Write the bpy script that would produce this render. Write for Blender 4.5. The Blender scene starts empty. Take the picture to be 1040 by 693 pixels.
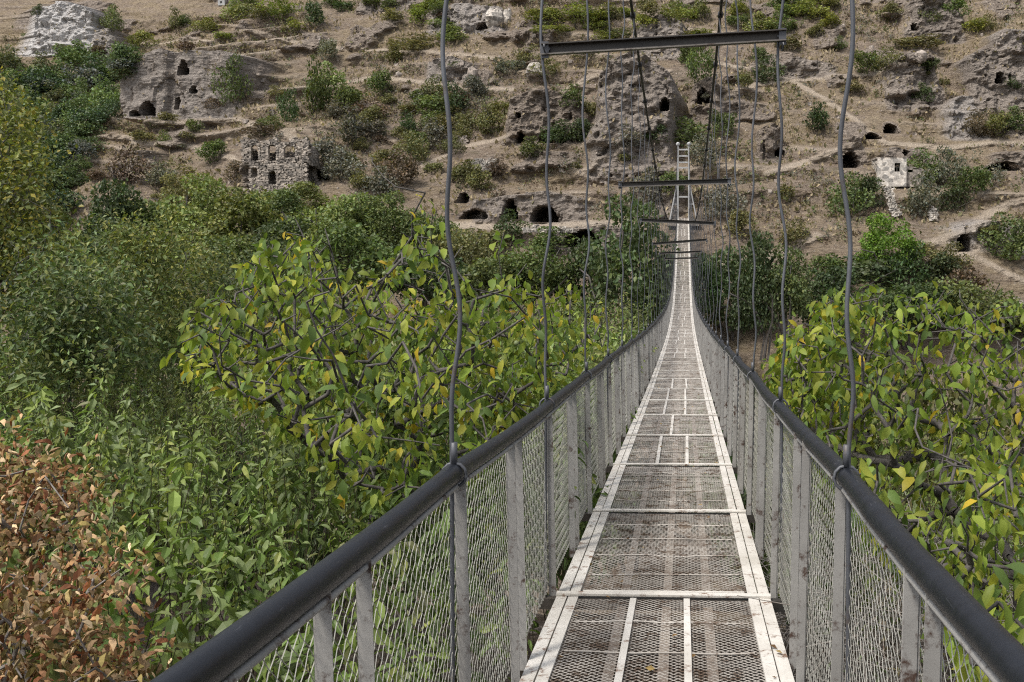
import bpy, math, random
import numpy as np
R = math.radians
rng = np.random.default_rng(7)
random.seed(7)
sc = bpy.context.scene
COL = sc.collection

# ------------------------------------------------------------------ camera model (1040 x 693 photo pixels)
F, PPX, PPY = 1011.0, 663.0, 275.0
YAW, PITCH = math.atan(32.0 / F), math.atan(35.0 / F)
FW = np.array([-math.sin(YAW) * math.cos(PITCH), math.cos(YAW) * math.cos(PITCH), -math.sin(PITCH)])
RT = np.array([math.cos(YAW), math.sin(YAW), 0.0])
UP = np.cross(RT, FW)

def ray(px, py):
    return FW + (np.asarray(px)[..., None] - PPX) / F * RT + (PPY - np.asarray(py)[..., None]) / F * UP

def at(px, py, d):
    """point seen at px,py at distance y = d along the bridge"""
    r = ray(np.asarray(px, float), np.asarray(py, float))
    return r * (np.asarray(d) / r[..., 1])[..., None]

def proj(p):
    p = np.asarray(p, float)
    k = p @ FW
    return PPX + F * (p @ RT) / k, PPY - F * (p @ UP) / k

# ------------------------------------------------------------------ noise
def _h(ix, iy, s):
    n = (ix.astype(np.int64) * 374761393 + iy.astype(np.int64) * 668265263 + s * 974634541) & 0xFFFFFFFF
    n = ((n ^ (n >> 13)) * 1274126177) & 0xFFFFFFFF
    n = n ^ (n >> 16)
    return (n & 0xFFFFFF) / float(0xFFFFFF)

def vn(x, y, s=0):
    ix, iy = np.floor(x), np.floor(y)
    fx, fy = x - ix, y - iy
    fx = fx * fx * fx * (fx * (fx * 6 - 15) + 10); fy = fy * fy * fy * (fy * (fy * 6 - 15) + 10)
    a, b = _h(ix, iy, s), _h(ix + 1, iy, s)
    c, d = _h(ix, iy + 1, s), _h(ix + 1, iy + 1, s)
    return (a + (b - a) * fx) * (1 - fy) + (c + (d - c) * fx) * fy - 0.5

def fbm(x, y, s=0, o=4, g=0.5):
    t, a = 0, 1.0
    for k in range(o):
        t = t + a * vn(x, y, s + k * 17); a *= g
        x = x * 2.03 + 3.1; y = y * 2.03 + 1.7
    return t

def sst(a, b, x):
    t = np.clip((x - a) / (b - a), 0, 1)
    return t * t * (3 - 2 * t)

# ------------------------------------------------------------------ mesh helpers
def mesh_np(name, V, Q, mat=None, attr=None, smooth=False, mats=None, mi=None):
    V = np.asarray(V, np.float32); Q = np.asarray(Q, np.int32)
    me = bpy.data.meshes.new(name)
    n, k = Q.shape
    me.vertices.add(len(V)); me.vertices.foreach_set('co', V.ravel())
    me.loops.add(n * k); me.loops.foreach_set('vertex_index', Q.ravel())
    me.polygons.add(n); me.polygons.foreach_set('loop_start', np.arange(0, n * k, k, dtype=np.int32))
    me.polygons.foreach_set('loop_total', np.full(n, k, np.int32))
    me.polygons.foreach_set('use_smooth', np.full(n, bool(smooth)))
    for m in (mats or ([mat] if mat else [])):
        me.materials.append(m)
    if mi is not None:
        me.polygons.foreach_set('material_index', np.asarray(mi, np.int32))
    me.update(calc_edges=True)
    for an, av in (attr or {}).items():
        av = np.asarray(av, np.float32)
        if av.ndim == 1:
            a = me.attributes.new(an, 'FLOAT', 'POINT'); a.data.foreach_set('value', av)
        else:
            a = me.attributes.new(an, 'FLOAT_COLOR', 'POINT')
            a.data.foreach_set('color', np.concatenate([av, np.ones((len(av), 1), np.float32)], 1).ravel())
    return me

def link(name, me, parent=None, loc=None):
    o = bpy.data.objects.new(name, me); COL.objects.link(o)
    if parent is not None: o.parent = parent
    if loc is not None: o.location = loc
    return o

def tag(o, label=None, cat=None, group=None, kind=None):
    if label: o['label'] = label
    if cat: o['category'] = cat
    if group: o['group'] = group
    if kind: o['kind'] = kind
    return o

class MB:
    """collects boxes and tubes into one mesh"""
    def __init__(s): s.v = []; s.q = []; s.n = 0
    def add(s, V, Q):
        V = np.asarray(V, float); s.v.append(V); s.q.append(np.asarray(Q) + s.n); s.n += len(V)
    def box(s, p0, p1, w, h, up=(0, 0, 1), jit=0):
        p0, p1 = np.asarray(p0, float), np.asarray(p1, float)
        d = p1 - p0; d /= np.linalg.norm(d)
        u = np.asarray(up, float); sd = np.cross(d, u); sd /= np.linalg.norm(sd); u = np.cross(sd, d)
        V = [p + a * sd * w / 2 + b * u * h / 2 for p in (p0, p1) for a, b in ((-1, -1), (1, -1), (1, 1), (-1, 1))]
        V = np.array(V)
        if jit: V = V + rng.normal(0, jit, V.shape)
        s.add(V, [[3, 2, 1, 0], [4, 5, 6, 7], [0, 1, 5, 4], [1, 2, 6, 5], [2, 3, 7, 6], [3, 0, 4, 7]])
    def tube(s, pts, rad, n=6):
        pts = np.asarray(pts, float); m = len(pts)
        rad = np.broadcast_to(np.asarray(rad, float), (m,))
        t = np.gradient(pts, axis=0); t /= np.linalg.norm(t, axis=1)[:, None] + 1e-9
        ref = np.array([0, 0, 1.0]) if abs(t[0][2]) < 0.9 else np.array([0, 1.0, 0])
        a = np.cross(t, ref); a /= np.linalg.norm(a, axis=1)[:, None] + 1e-9
        b = np.cross(a, t)
        an = np.arange(n) * 2 * math.pi / n
        V = pts[:, None, :] + rad[:, None, None] * (np.cos(an)[None, :, None] * a[:, None, :] + np.sin(an)[None, :, None] * b[:, None, :])
        V = V.reshape(-1, 3)
        i = np.arange(m - 1)[:, None] * n; j = np.arange(n)[None, :]; k = (j + 1) % n
        Q = np.stack([i + j, i + n + j, i + n + k, i + k], -1).reshape(-1, 4)
        s.add(V, Q)
        # caps as fans of quads
        for base, flip in ((0, False), ((m - 1) * n, True)):
            for c in range(1, n - 1, 2):
                q = [base, base + c, base + c + 1, base + min(c + 2, n - 1)]
                if len(set(q)) < 4: continue
                s.q.append(np.array([q if not flip else q[::-1]]) + s.n - len(V))
    def mesh(s, name, mat, smooth=False, attr=None):
        return mesh_np(name, np.concatenate(s.v), np.concatenate(s.q), mat, attr, smooth)
    def build(s, name, mat, parent=None, smooth=False):
        return link(name, s.mesh(name, mat, smooth), parent)

def segs_mesh(P0, P1, R0, R1, n=4):
    """many tapered prisms at once"""
    P0, P1 = np.asarray(P0, float), np.asarray(P1, float)
    R0 = np.broadcast_to(R0, (len(P0),)); R1 = np.broadcast_to(R1, (len(P0),))
    d = P1 - P0; d /= np.linalg.norm(d, axis=1)[:, None] + 1e-9
    ref = np.where(np.abs(d[:, 2:3]) < 0.9, np.array([[0, 0, 1.0]]), np.array([[0, 1.0, 0]]))
    a = np.cross(d, ref); a /= np.linalg.norm(a, axis=1)[:, None] + 1e-9
    b = np.cross(a, d)
    an = np.arange(n) * 2 * math.pi / n
    ring = np.cos(an)[None, :, None] * a[:, None] + np.sin(an)[None, :, None] * b[:, None]
    V = np.concatenate([P0[:, None] + R0[:, None, None] * ring, P1[:, None] + R1[:, None, None] * ring], 1)
    base = (np.arange(len(P0)) * 2 * n)[:, None]
    j = np.arange(n)[None]; k = (j + 1) % n
    Q = np.stack([base + j, base + n + j, base + n + k, base + k], -1).reshape(-1, 4)
    return V.reshape(-1, 3), Q

def unit(v):
    return v / (np.linalg.norm(v, axis=-1, keepdims=True) + 1e-9)

LEAF4 = (np.array([[0, 0, 0], [.5, .40, .07], [0, 1, -.10], [-.5, .45, .07]]), np.array([[0, 1, 2], [0, 2, 3]]))
LEAF8 = (np.array([[0, 0, 0], [0, .35, .05], [0, .7, .02], [0, 1, -.12], [.43, .3, .13], [.40, .66, .08], [-.43, .3, .13], [-.40, .66, .08]]),
         np.array([[0, 4, 1], [1, 4, 5], [1, 5, 2], [2, 5, 3], [0, 1, 6], [1, 7, 6], [1, 2, 7], [2, 3, 7]]))
CURL = (np.array([[0, 0, 0], [0, .35, .22], [0, .7, .10], [0, 1, -.35], [.36, .3, -.12], [.30, .66, -.2], [-.36, .3, -.05], [-.28, .66, -.3]]), LEAF8[1])

def leaves_np(P, A, N, L, W, C, tmpl=LEAF4):
    """leaf cloud: position, axis, normal, length, width ratio, colour"""
    P = np.asarray(P, float); n = len(P)
    A = unit(A); S = unit(np.cross(A, N)); N = np.cross(S, A)
    T, Qt = tmpl
    L = np.broadcast_to(L, (n,)); W = np.broadcast_to(W, (n,))
    V = P[:, None] + L[:, None, None] * (T[None, :, 0:1] * W[:, None, None] * S[:, None] + T[None, :, 1:2] * A[:, None] + T[None, :, 2:3] * N[:, None])
    Q = (Qt[None] + (np.arange(n) * len(T))[:, None, None]).reshape(-1, 3)
    Cv = np.repeat(np.asarray(C, float), len(T), 0)
    return V.reshape(-1, 3), Q, Cv

def rdir(n):
    return unit(rng.normal(size=(n, 3)))

# ------------------------------------------------------------------ materials
def nmat(name):
    m = bpy.data.materials.new(name); m.use_nodes = True
    nt = m.node_tree; b = nt.nodes['Principled BSDF']
    return m, nt, b

def nd(nt, t, **kw):
    n = nt.nodes.new(t)
    for k, v in kw.items():
        if k.startswith('i_'): n.inputs[k[2:]].default_value = v
        else: setattr(n, k, v)
    return n

def noise(nt, scale, detail=4, rough=.6, vec=None):
    n = nd(nt, 'ShaderNodeTexNoise'); n.inputs['Scale'].default_value = scale; n.inputs['Detail'].default_value = detail
    n.inputs['Roughness'].default_value = rough
    if vec is not None: nt.links.new(vec, n.inputs['Vector'])
    return n.outputs['Fac']

def ramp(nt, fac, stops):
    r = nd(nt, 'ShaderNodeValToRGB'); e = r.color_ramp.elements
    while len(e) < len(stops): e.new(0.5)
    for i, (p, c) in enumerate(stops):
        e[i].position = p; e[i].color = (*c, 1) if len(c) == 3 else c
    nt.links.new(fac, r.inputs['Fac']); return r.outputs['Color']

def mix(nt, fac, a, b, mode='MIX'):
    m = nd(nt, 'ShaderNodeMix', data_type='RGBA', blend_type=mode)
    for sck, v in ((m.inputs[0], fac), (m.inputs[6], a), (m.inputs[7], b)):
        if hasattr(v, 'is_output'): nt.links.new(v, sck)
        elif isinstance(v, (int, float)): sck.default_value = v
        else: sck.default_value = (*v, 1)
    return m.outputs[2]

def mathn(nt, op, a, b=None, clamp=False):
    m = nd(nt, 'ShaderNodeMath', operation=op); m.use_clamp = clamp
    for i, v in enumerate((a, b)):
        if v is None: continue
        if hasattr(v, 'is_output'): nt.links.new(v, m.inputs[i])
        else: m.inputs[i].default_value = v
    return m.outputs[0]

def bump(nt, b, h, strength=.5, dist=.05):
    n = nd(nt, 'ShaderNodeBump'); n.inputs['Strength'].default_value = strength; n.inputs['Distance'].default_value = dist
    nt.links.new(h, n.inputs['Height']); nt.links.new(n.outputs[0], b.inputs['Normal'])

def pos(nt):
    return nd(nt, 'ShaderNodeNewGeometry').outputs['Position']

def attr(nt, name, out='Fac'):
    return nd(nt, 'ShaderNodeAttribute', attribute_name=name).outputs[out]

def leaf_mat(name, rough=.5, transl=.35, spec=.35):
    m, nt, b = nmat(name)
    c = attr(nt, 'Col', 'Color')
    oi = nd(nt, 'ShaderNodeObjectInfo')
    c = mix(nt, 1.0, c, oi.outputs['Color'], 'MULTIPLY')
    nt.links.new(c, b.inputs['Base Color']); b.inputs['Roughness'].default_value = rough
    b.inputs['Specular IOR Level'].default_value = spec
    t = nd(nt, 'ShaderNodeBsdfTranslucent')
    c2 = mix(nt, 1.0, c, (1.0, 1.05, .55), 'MULTIPLY')
    nt.links.new(c2, t.inputs['Color'])
    ms = nd(nt, 'ShaderNodeMixShader'); ms.inputs[0].default_value = transl
    nt.links.new(b.outputs[0], ms.inputs[1]); nt.links.new(t.outputs[0], ms.inputs[2])
    nt.links.new(ms.outputs[0], nt.nodes['Material Output'].inputs['Surface'])
    return m
M_LEAF = leaf_mat('leaf')
M_WALNUT = leaf_mat('walnut_leaf', .5, .45, .25)
M_DEAD = leaf_mat('dead_leaf', .8, .25, .15)

def bark_mat(name, c1, c2, scale=18):
    m, nt, b = nmat(name)
    tc = nd(nt, 'ShaderNodeTexCoord').outputs['Object']
    f = noise(nt, scale, 6, .7, tc)
    c = ramp(nt, f, [(.3, c1), (.7, c2)])
    nt.links.new(c, b.inputs['Base Color']); b.inputs['Roughness'].default_value = .9
    bump(nt, b, f, .6, .02); return m
M_BARK = bark_mat('bark', (.03, .026, .023), (.12, .108, .097))
M_TWIG = bark_mat('dry_twig', (.12, .10, .085), (.26, .235, .21))

# worn paint: two colours of paint and rust
def paint_mat(name, paint, paint2, rust=(.10, .045, .022), amount=.62, rough=.55, dark=None, scale=9):
    m, nt, b = nmat(name)
    p = pos(nt)
    f1 = noise(nt, scale, 8, .72, p); f2 = noise(nt, scale * 4.3, 6, .7, p); f3 = noise(nt, 2.3, 3, .5, p)
    c = mix(nt, ramp(nt, f3, [(.35, (0, 0, 0)), (.65, (1, 1, 1))]), paint, paint2)
    c = mix(nt, mathn(nt, 'MULTIPLY', ramp(nt, f2, [(.45, (0, 0, 0)), (.7, (1, 1, 1))]), .35), c, tuple(x * .55 for x in paint))
    mk = ramp(nt, mathn(nt, 'ADD', mathn(nt, 'MULTIPLY', f1, .7), mathn(nt, 'MULTIPLY', f2, .3)), [(amount - .05, (0, 0, 0)), (amount + .03, (1, 1, 1))])
    c = mix(nt, mk, c, rust)
    nt.links.new(c, b.inputs['Base Color']); b.inputs['Roughness'].default_value = rough
    bump(nt, b, f1, .25, .004); return m
M_WHITE = paint_mat('worn_white_paint', (.64, .61, .56), (.47, .44, .39), (.15, .08, .045), .59)
M_GREY = paint_mat('worn_grey_paint', (.32, .31, .29), (.22, .212, .198), (.06, .035, .025), .585)
M_BEAM = paint_mat('rusted_beam', (.022, .02, .018), (.05, .042, .034), (.08, .05, .03), .66)
M_FLANGE = paint_mat('pale_flange', (.20, .18, .155), (.13, .115, .10), (.05, .03, .02), .56)
M_WIRE = paint_mat('galvanised_wire', (.44, .43, .38), (.30, .29, .25), (.12, .07, .04), .62, .45)
M_GRATE = paint_mat('grating_paint', (.40, .37, .33), (.25, .225, .195), (.10, .065, .042), .55, .6)
M_STRAP = paint_mat('under_strap', (.24, .20, .16), (.165, .135, .11), (.12, .07, .04), .6)
M_ROPE = paint_mat('hanger_steel', (.088, .093, .103), (.06, .062, .07), (.07, .055, .048), .60, .5, scale=5)
M_CABLE = paint_mat('black_cable', (.018, .018, .02), (.03, .03, .032), (.05, .04, .03), .66, .5)
M_TOWER = paint_mat('tower_white', (.38, .38, .375), (.30, .30, .295), (.22, .18, .15), .66)
m, nt, b = nmat('black_handrail')
p = pos(nt); f = noise(nt, 14, 6, .7, p); f2 = noise(nt, 60, 4, .7, p)
mp = nd(nt, 'ShaderNodeMapping'); nt.links.new(p, mp.inputs[0]); mp.inputs['Scale'].default_value = (90, 6, 90)
f3 = noise(nt, 1.0, 3, .6, mp.outputs[0])
c = ramp(nt, f, [(.3, (.0065, .0075, .0105)), (.72, (.014, .016, .021))])
c = mix(nt, ramp(nt, f3, [(.66, (0, 0, 0)), (.75, (1, 1, 1))]), c, (.055, .057, .065))
nt.links.new(c, b.inputs['Base Color'])
nt.links.new(mathn(nt, 'ADD', mathn(nt, 'MULTIPLY', f, .35), .24), b.inputs['Roughness']); bump(nt, b, f2, .12, .004)
b.inputs['Specular IOR Level'].default_value = .32
M_RAIL = m

# terrain
m, nt, b = nmat('hill_ground')
p = pos(nt)
mp = nd(nt, 'ShaderNodeMapping'); nt.links.new(p, mp.inputs[0]); mp.inputs['Scale'].default_value = (1, 1, 3.2)
pz = mp.outputs[0]
big = noise(nt, .045, 5, .6, p); mid = noise(nt, .28, 6, .65, pz); fine = noise(nt, 1.5, 8, .72, pz); tiny = noise(nt, 5.0, 6, .75, p)
grass = ramp(nt, fine, [(.3, (.125, .092, .058)), (.5, (.232, .183, .124)), (.72, (.37, .305, .21))])
soil = ramp(nt, fine, [(.3, (.125, .092, .070)), (.52, (.228, .18, .143)), (.72, (.38, .318, .26))])
rock = ramp(nt, mathn(nt, 'ADD', mathn(nt, 'MULTIPLY', fine, .6), mathn(nt, 'MULTIPLY', tiny, .4)), [(.37, (.05, .041, .034)), (.46, (.17, .138, .112)), (.55, (.29, .243, .20)), (.66, (.46, .41, .35))])
olive = ramp(nt, fine, [(.3, (.05, .05, .022)), (.7, (.14, .125, .062))])
c = mix(nt, ramp(nt, mathn(nt, 'ADD', mathn(nt, 'MULTIPLY', big, .5), mathn(nt, 'MULTIPLY', mid, .5)), [(.44, (0, 0, 0)), (.56, (1, 1, 1))]), grass, soil)
c = mix(nt, mathn(nt, 'MULTIPLY', ramp(nt, mathn(nt, 'ADD', mathn(nt, 'MULTIPLY', big, .35), mathn(nt, 'MULTIPLY', mid, .65)), [(.54, (0, 0, 0)), (.64, (1, 1, 1))]), .55), c, olive)
rk = mathn(nt, 'ADD', attr(nt, 'rock'), mathn(nt, 'MULTIPLY', mathn(nt, 'SUBTRACT', mid, .5), .8), True)
c = mix(nt, ramp(nt, rk, [(.35, (0, 0, 0)), (.6, (1, 1, 1))]), c, rock)
mp2 = nd(nt, 'ShaderNodeMapping'); nt.links.new(p, mp2.inputs[0]); mp2.inputs['Scale'].default_value = (.75, .75, .16)
stk = noise(nt, 1.0, 6, .7, mp2.outputs[0])
c = mix(nt, mathn(nt, 'MULTIPLY', attr(nt, 'pale'), ramp(nt, mathn(nt, 'ADD', mathn(nt, 'MULTIPLY', fine, .4), mathn(nt, 'MULTIPLY', stk, .6)), [(.38, (0, 0, 0)), (.48, (1, 1, 1))])), c, (.56, .54, .52))
c = mix(nt, attr(nt, 'path'), c, mix(nt, fine, (.33, .27, .205), (.54, .46, .37)))
litter = ramp(nt, tiny, [(.3, (.018, .013, .009)), (.5, (.055, .039, .027)), (.68, (.14, .105, .075))])
gravel = ramp(nt, tiny, [(.3, (.04, .034, .028)), (.55, (.12, .102, .085)), (.72, (.26, .235, .205))])
near = mix(nt, ramp(nt, noise(nt, .5, 4, .6, p), [(.42, (0, 0, 0)), (.6, (1, 1, 1))]), litter, gravel)
c = mix(nt, attr(nt, 'near'), c, near)
spk = nd(nt, 'ShaderNodeTexVoronoi'); spk.inputs['Scale'].default_value = 1.1; nt.links.new(p, spk.inputs['Vector'])
st = ramp(nt, spk.outputs['Distance'], [(.10, (1, 1, 1)), (.17, (0, 0, 0))])
c = mix(nt, mathn(nt, 'MULTIPLY', st, .45), c, (.36, .32, .28))
nt.links.new(c, b.inputs['Base Color']); b.inputs['Roughness'].default_value = .95; b.inputs['Specular IOR Level'].default_value = .1
bump(nt, b, mathn(nt, 'ADD', fine, mathn(nt, 'MULTIPLY', tiny, .5)), 1.0, .6)
M_HILL = m

def stone_mat(name, c1, c2, c3):
    m, nt, b = nmat(name)
    p = pos(nt)
    v = nd(nt, 'ShaderNodeTexVoronoi'); v.inputs['Scale'].default_value = 2.2; nt.links.new(p, v.inputs['Vector'])
    f = noise(nt, 4, 6, .7, p)
    c = ramp(nt, f, [(.3, c1), (.5, c2), (.7, c3)])
    bw = nd(nt, 'ShaderNodeRGBToBW'); nt.links.new(v.outputs['Color'], bw.inputs[0])
    g_ = ramp(nt, bw.outputs[0], [(.2, (.5, .5, .5)), (.8, (1.25, 1.22, 1.18))])
    c = mix(nt, 1.0, c, g_, 'MULTIPLY')
    nt.links.new(c, b.inputs['Base Color']); b.inputs['Roughness'].default_value = .95
    bump(nt, b, f, .8, .1); return m
M_STONE = stone_mat('ruin_stone', (.13, .11, .095), (.29, .255, .22), (.48, .43, .375))
M_STONE2 = stone_mat('pale_stone', (.24, .21, .18), (.40, .37, .33), (.58, .55, .50))
M_ROCK = stone_mat('boulder_stone', (.15, .125, .105), (.27, .235, .205), (.42, .37, .33))
m, nt, b = nmat('dark_window'); b.inputs['Base Color'].default_value = (.02, .018, .016, 1); b.inputs['Roughness'].default_value = .8
M_DARK = m

# ------------------------------------------------------------------ terrain surface:  y = Y(x, z) on the far slope
ZB = np.array([-26, -24, -12, -2, 0.6, 1.4, 2.2, 8, 20, 32, 42, 52, 62, 72.])
YB = np.array([70, 78, 95, 106, 109, 113, 114.5, 122, 141, 160, 177, 192, 207, 222.])

def ybase(x, z):
    y = np.interp(z, ZB, YB)
    edge = -76 + 5 * vn(z / 9, z * 0 + 3.3, 5) + 2.2 * vn(z / 2.5, x * 0 + 1.1, 8)
    y = y + 55 * sst(0, 9, edge - x) * sst(-20, 0, z)
    y = y + 9 * fbm(x / 34, z / 20, 11, 2) * sst(-4, 8, z) + 3.6 * np.abs(fbm(x / 13 + z / 40, z / 22, 15, 2)) * sst(3, 9, z)
    # slope bends towards us at the far right
    y = y - 10 * sst(40, 80, x)
    return y

LIP = [None]
def terr(x, z):
    """soft terraces"""
    st = 3.0
    ph = (z + 5.5 * fbm(x / 42, z / 30, 31, 2) + 1.0 * fbm(x / 11, z / 8, 33, 2)) / st
    fl = np.floor(ph); fr = ph - fl
    mk = 0.2 + 0.75 * sst(-.05, .3, fbm(x / 18, z / 9, 41, 2))
    zq = z + st * (sst(.55, .98, fr) - fr) * mk * sst(1.5, 5, z)
    LIP[0] = sst(.36, .5, fr) * sst(.74, .6, fr) * mk * sst(1.5, 5, z)
    return zq

def hit(px, py, fn):
    r = ray(float(px), float(py)); r = r / r[1]
    t = np.arange(76, 300, .2)
    P = r[None] * t[:, None]
    g = t - fn(P[:, 0], P[:, 2])
    i = np.argmax(g > 0)
    if i == 0: i = 1
    a = g[i - 1] / (g[i - 1] - g[i]) if g[i] != g[i - 1] else 0
    return r * (t[i - 1] + .2 * np.clip(a, 0, 1))

# cliffs: (px left, px right, py top, py bottom, lean, rock, pale)
CL = [(119, 240, 53, 121, .10, 1, .0), (225, 272, 66, 100, .5, .9, .05), (26, 92, 4, 58, .25, 1, .95), (88, 112, 30, 58, .3, 1, .4),
      (506, 594, 92, 146, .1, 1, 0), (592, 692, 66, 182, .32, .95, .12), (900, 962, 58, 112, .2, 1, .1), (984, 1060, 52, 112, .3, 1, .12),
      (918, 982, -6, 44, .2, 1, .1), (962, 1004, 98, 142, .3, 1, .35), (430, 515, 5, 34, .4, .9, .3), (470, 600, 196, 228, .12, .75, .12),
      (780, 850, 60, 80, .4, .8, .1), (890, 935, 148, 166, .2, .8, .05), (1000, 1060, 150, 172, .1, .9, 0), (850, 880, 140, 166, .3, .8, .0),
      (700, 735, 84, 128, .4, .9, 0), (430, 480, 60, 84, .4, .9, .2), (120, 150, 150, 175, .3, .5, .1), (960, 1060, 226, 254, .3, .7, .35),
      (360, 420, -10, 14, .4, .9, .1), (640, 700, 178, 225, .3, .6, .05), (770, 800, 130, 165, .3, .9, 0), (545, 640, 228, 256, .1, .8, .1),
      (0, 26, -10, 30, .3, 1, .1), (1010, 1060, 30, 60, .3, 1, .2), (240, 330, 165, 196, .2, .7, .1), (640, 700, 20, 60, .4, .9, .2)]
CLW = []
for l, r_, t, bt, lean, rk, pale in CL:
    pb = hit((l + r_) / 2, bt, ybase); pt_ = at(float((l + r_) / 2), float(t), pb[1])
    xl = at(float(l), float(bt), pb[1])[0]; xr = at(float(r_), float(bt), pb[1])[0]
    CLW.append((xl, xr, pb[2], pt_[2] + 0.5 * (pt_[2] - pb[2]) * lean, pb[1], lean, rk, pale))

def cliffs(x, z, y):
    rock = np.zeros_like(y); pale = np.zeros_like(y)
    wob = 1.3 * fbm(x / 5, z / 5, 61, 3)
    for xl, xr, zb, zt, yb, lean, rk, pl in CLW:
        e = min(1.5, (xr - xl) * .2)
        lat = sst(xl - e * .5, xl + e, x + wob) * sst(xr + e * .5, xr - e, x + wob)
        hh = zt - zb
        cx = (xl + xr) / 2; hw = (xr - xl) / 2
        top = zt - .25 * hh * np.clip(np.abs(x - cx) / hw, 0, 1.4) ** 2 + .8 * wob
        ver = sst(zb - .5, zb + .3, z) * sst(top + .15, top - .15, z)
        mk = lat * ver
        yb_l = yb + (x - cx) * .05 + lean * (z - zb)
        y = y + mk * np.minimum(0, yb_l - y)
        rock = np.maximum(rock, rk * lat * sst(zb - .8, zb + .3, z) * sst(top + .6, top - .3, z)); pale = np.maximum(pale, pl * mk)
    return y, rock, pale

def ycliff(x, z):
    return cliffs(x, z, ybase(x, terr(x, z)))[0]

# caves: px, py of the floor, width px, height px, depth m
CV = [(186, 76, 13, 14, 5), (150, 117, 13, 12, 5), (137, 118, 9, 5, 4), (125, 118, 5, 5, 3), (198, 94, 6, 5, 3), (177, 110, 6, 12, 2.5),
      (517, 221, 14, 17, 6), (552, 224, 24, 13, 6), (592, 250, 32, 15, 5), (529, 144, 7, 10, 4), (562, 146, 26, 14, 4), (527, 120, 3, 5, 2),
      (675, 112, 8, 11, 4), (905, 136, 13, 10, 5), (886, 141, 13, 6, 4), (863, 170, 16, 14, 5), (1021, 172, 24, 7, 5), (980, 254, 14, 14, 5),
      (792, 158, 9, 8, 4), (714, 105, 12, 14, 4), (929, 31, 6, 7, 3), (422, 100, 10, 9, 3), (1015, 85, 8, 10, 3), (318, 182, 20, 11, 5),
      (845, 3, 7, 6, 3), (700, 58, 14, 7, 3), (470, 205, 10, 8, 3), (480, 222, 26, 9, 2.5), (920, 158, 5, 6, 2), (772, 20, 8, 6, 3), (490, 30, 12, 6, 2)]
CVW = []
for px, py, w, h, dep in CV:
    p_ = hit(px, py - h * .4, ycliff)
    s = p_[1] / F
    CVW.append((p_[0], p_[2] - h * .4 * s, p_[1], w * s / 2 * 1.1, h * s * 1.05, dep * 1.3))

TR = [[(128, 44), (200, 40), (300, 44), (400, 52), (500, 60)], [(300, 92), (380, 78), (450, 88), (520, 92)], [(430, 168), (470, 150), (520, 136), (560, 132)], [(590, 175), (640, 150)],
      [(100, 138), (160, 124), (240, 122), (300, 140)], [(120, 152), (200, 150), (262, 172)], [(545, 92), (600, 78), (680, 72)], [(720, 105), (770, 86), (860, 78), (930, 64)],
      [(800, 80), (850, 110), (900, 145), (960, 150), (1040, 144)], [(780, 176), (830, 160), (870, 146)], [(940, 250), (985, 232), (1050, 200)], [(930, 268), (990, 262), (1050, 290)], [(720, 268), (790, 262), (830, 240)],
      [(640, 20), (720, 34), (800, 36)], [(760, 70), (700, 62)]]
TRW = [np.array([hit(float(px), float(py), ycliff)[[0, 2]] for px, py in t]) for t in TR]
def trail(x, z):
    m = np.zeros_like(x); jx = .5 * vn(x / 2.2, z / 1.4, 151); jz = .45 * vn(x / 3.1, z / 2, 152)
    for t in TRW:
        for (x0, z0_), (x1, z1) in zip(t[:-1], t[1:]):
            dx, dz = x1 - x0, z1 - z0_
            f = np.clip(((x - x0) * dx + (z - z0_) * dz) / (dx * dx + dz * dz), 0, 1)
            m = np.maximum(m, sst(.55, .18, np.hypot((x - x0 - f * dx) * .7 + jx * .4, z - z0_ - f * dz + jz)))
    return m

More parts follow.
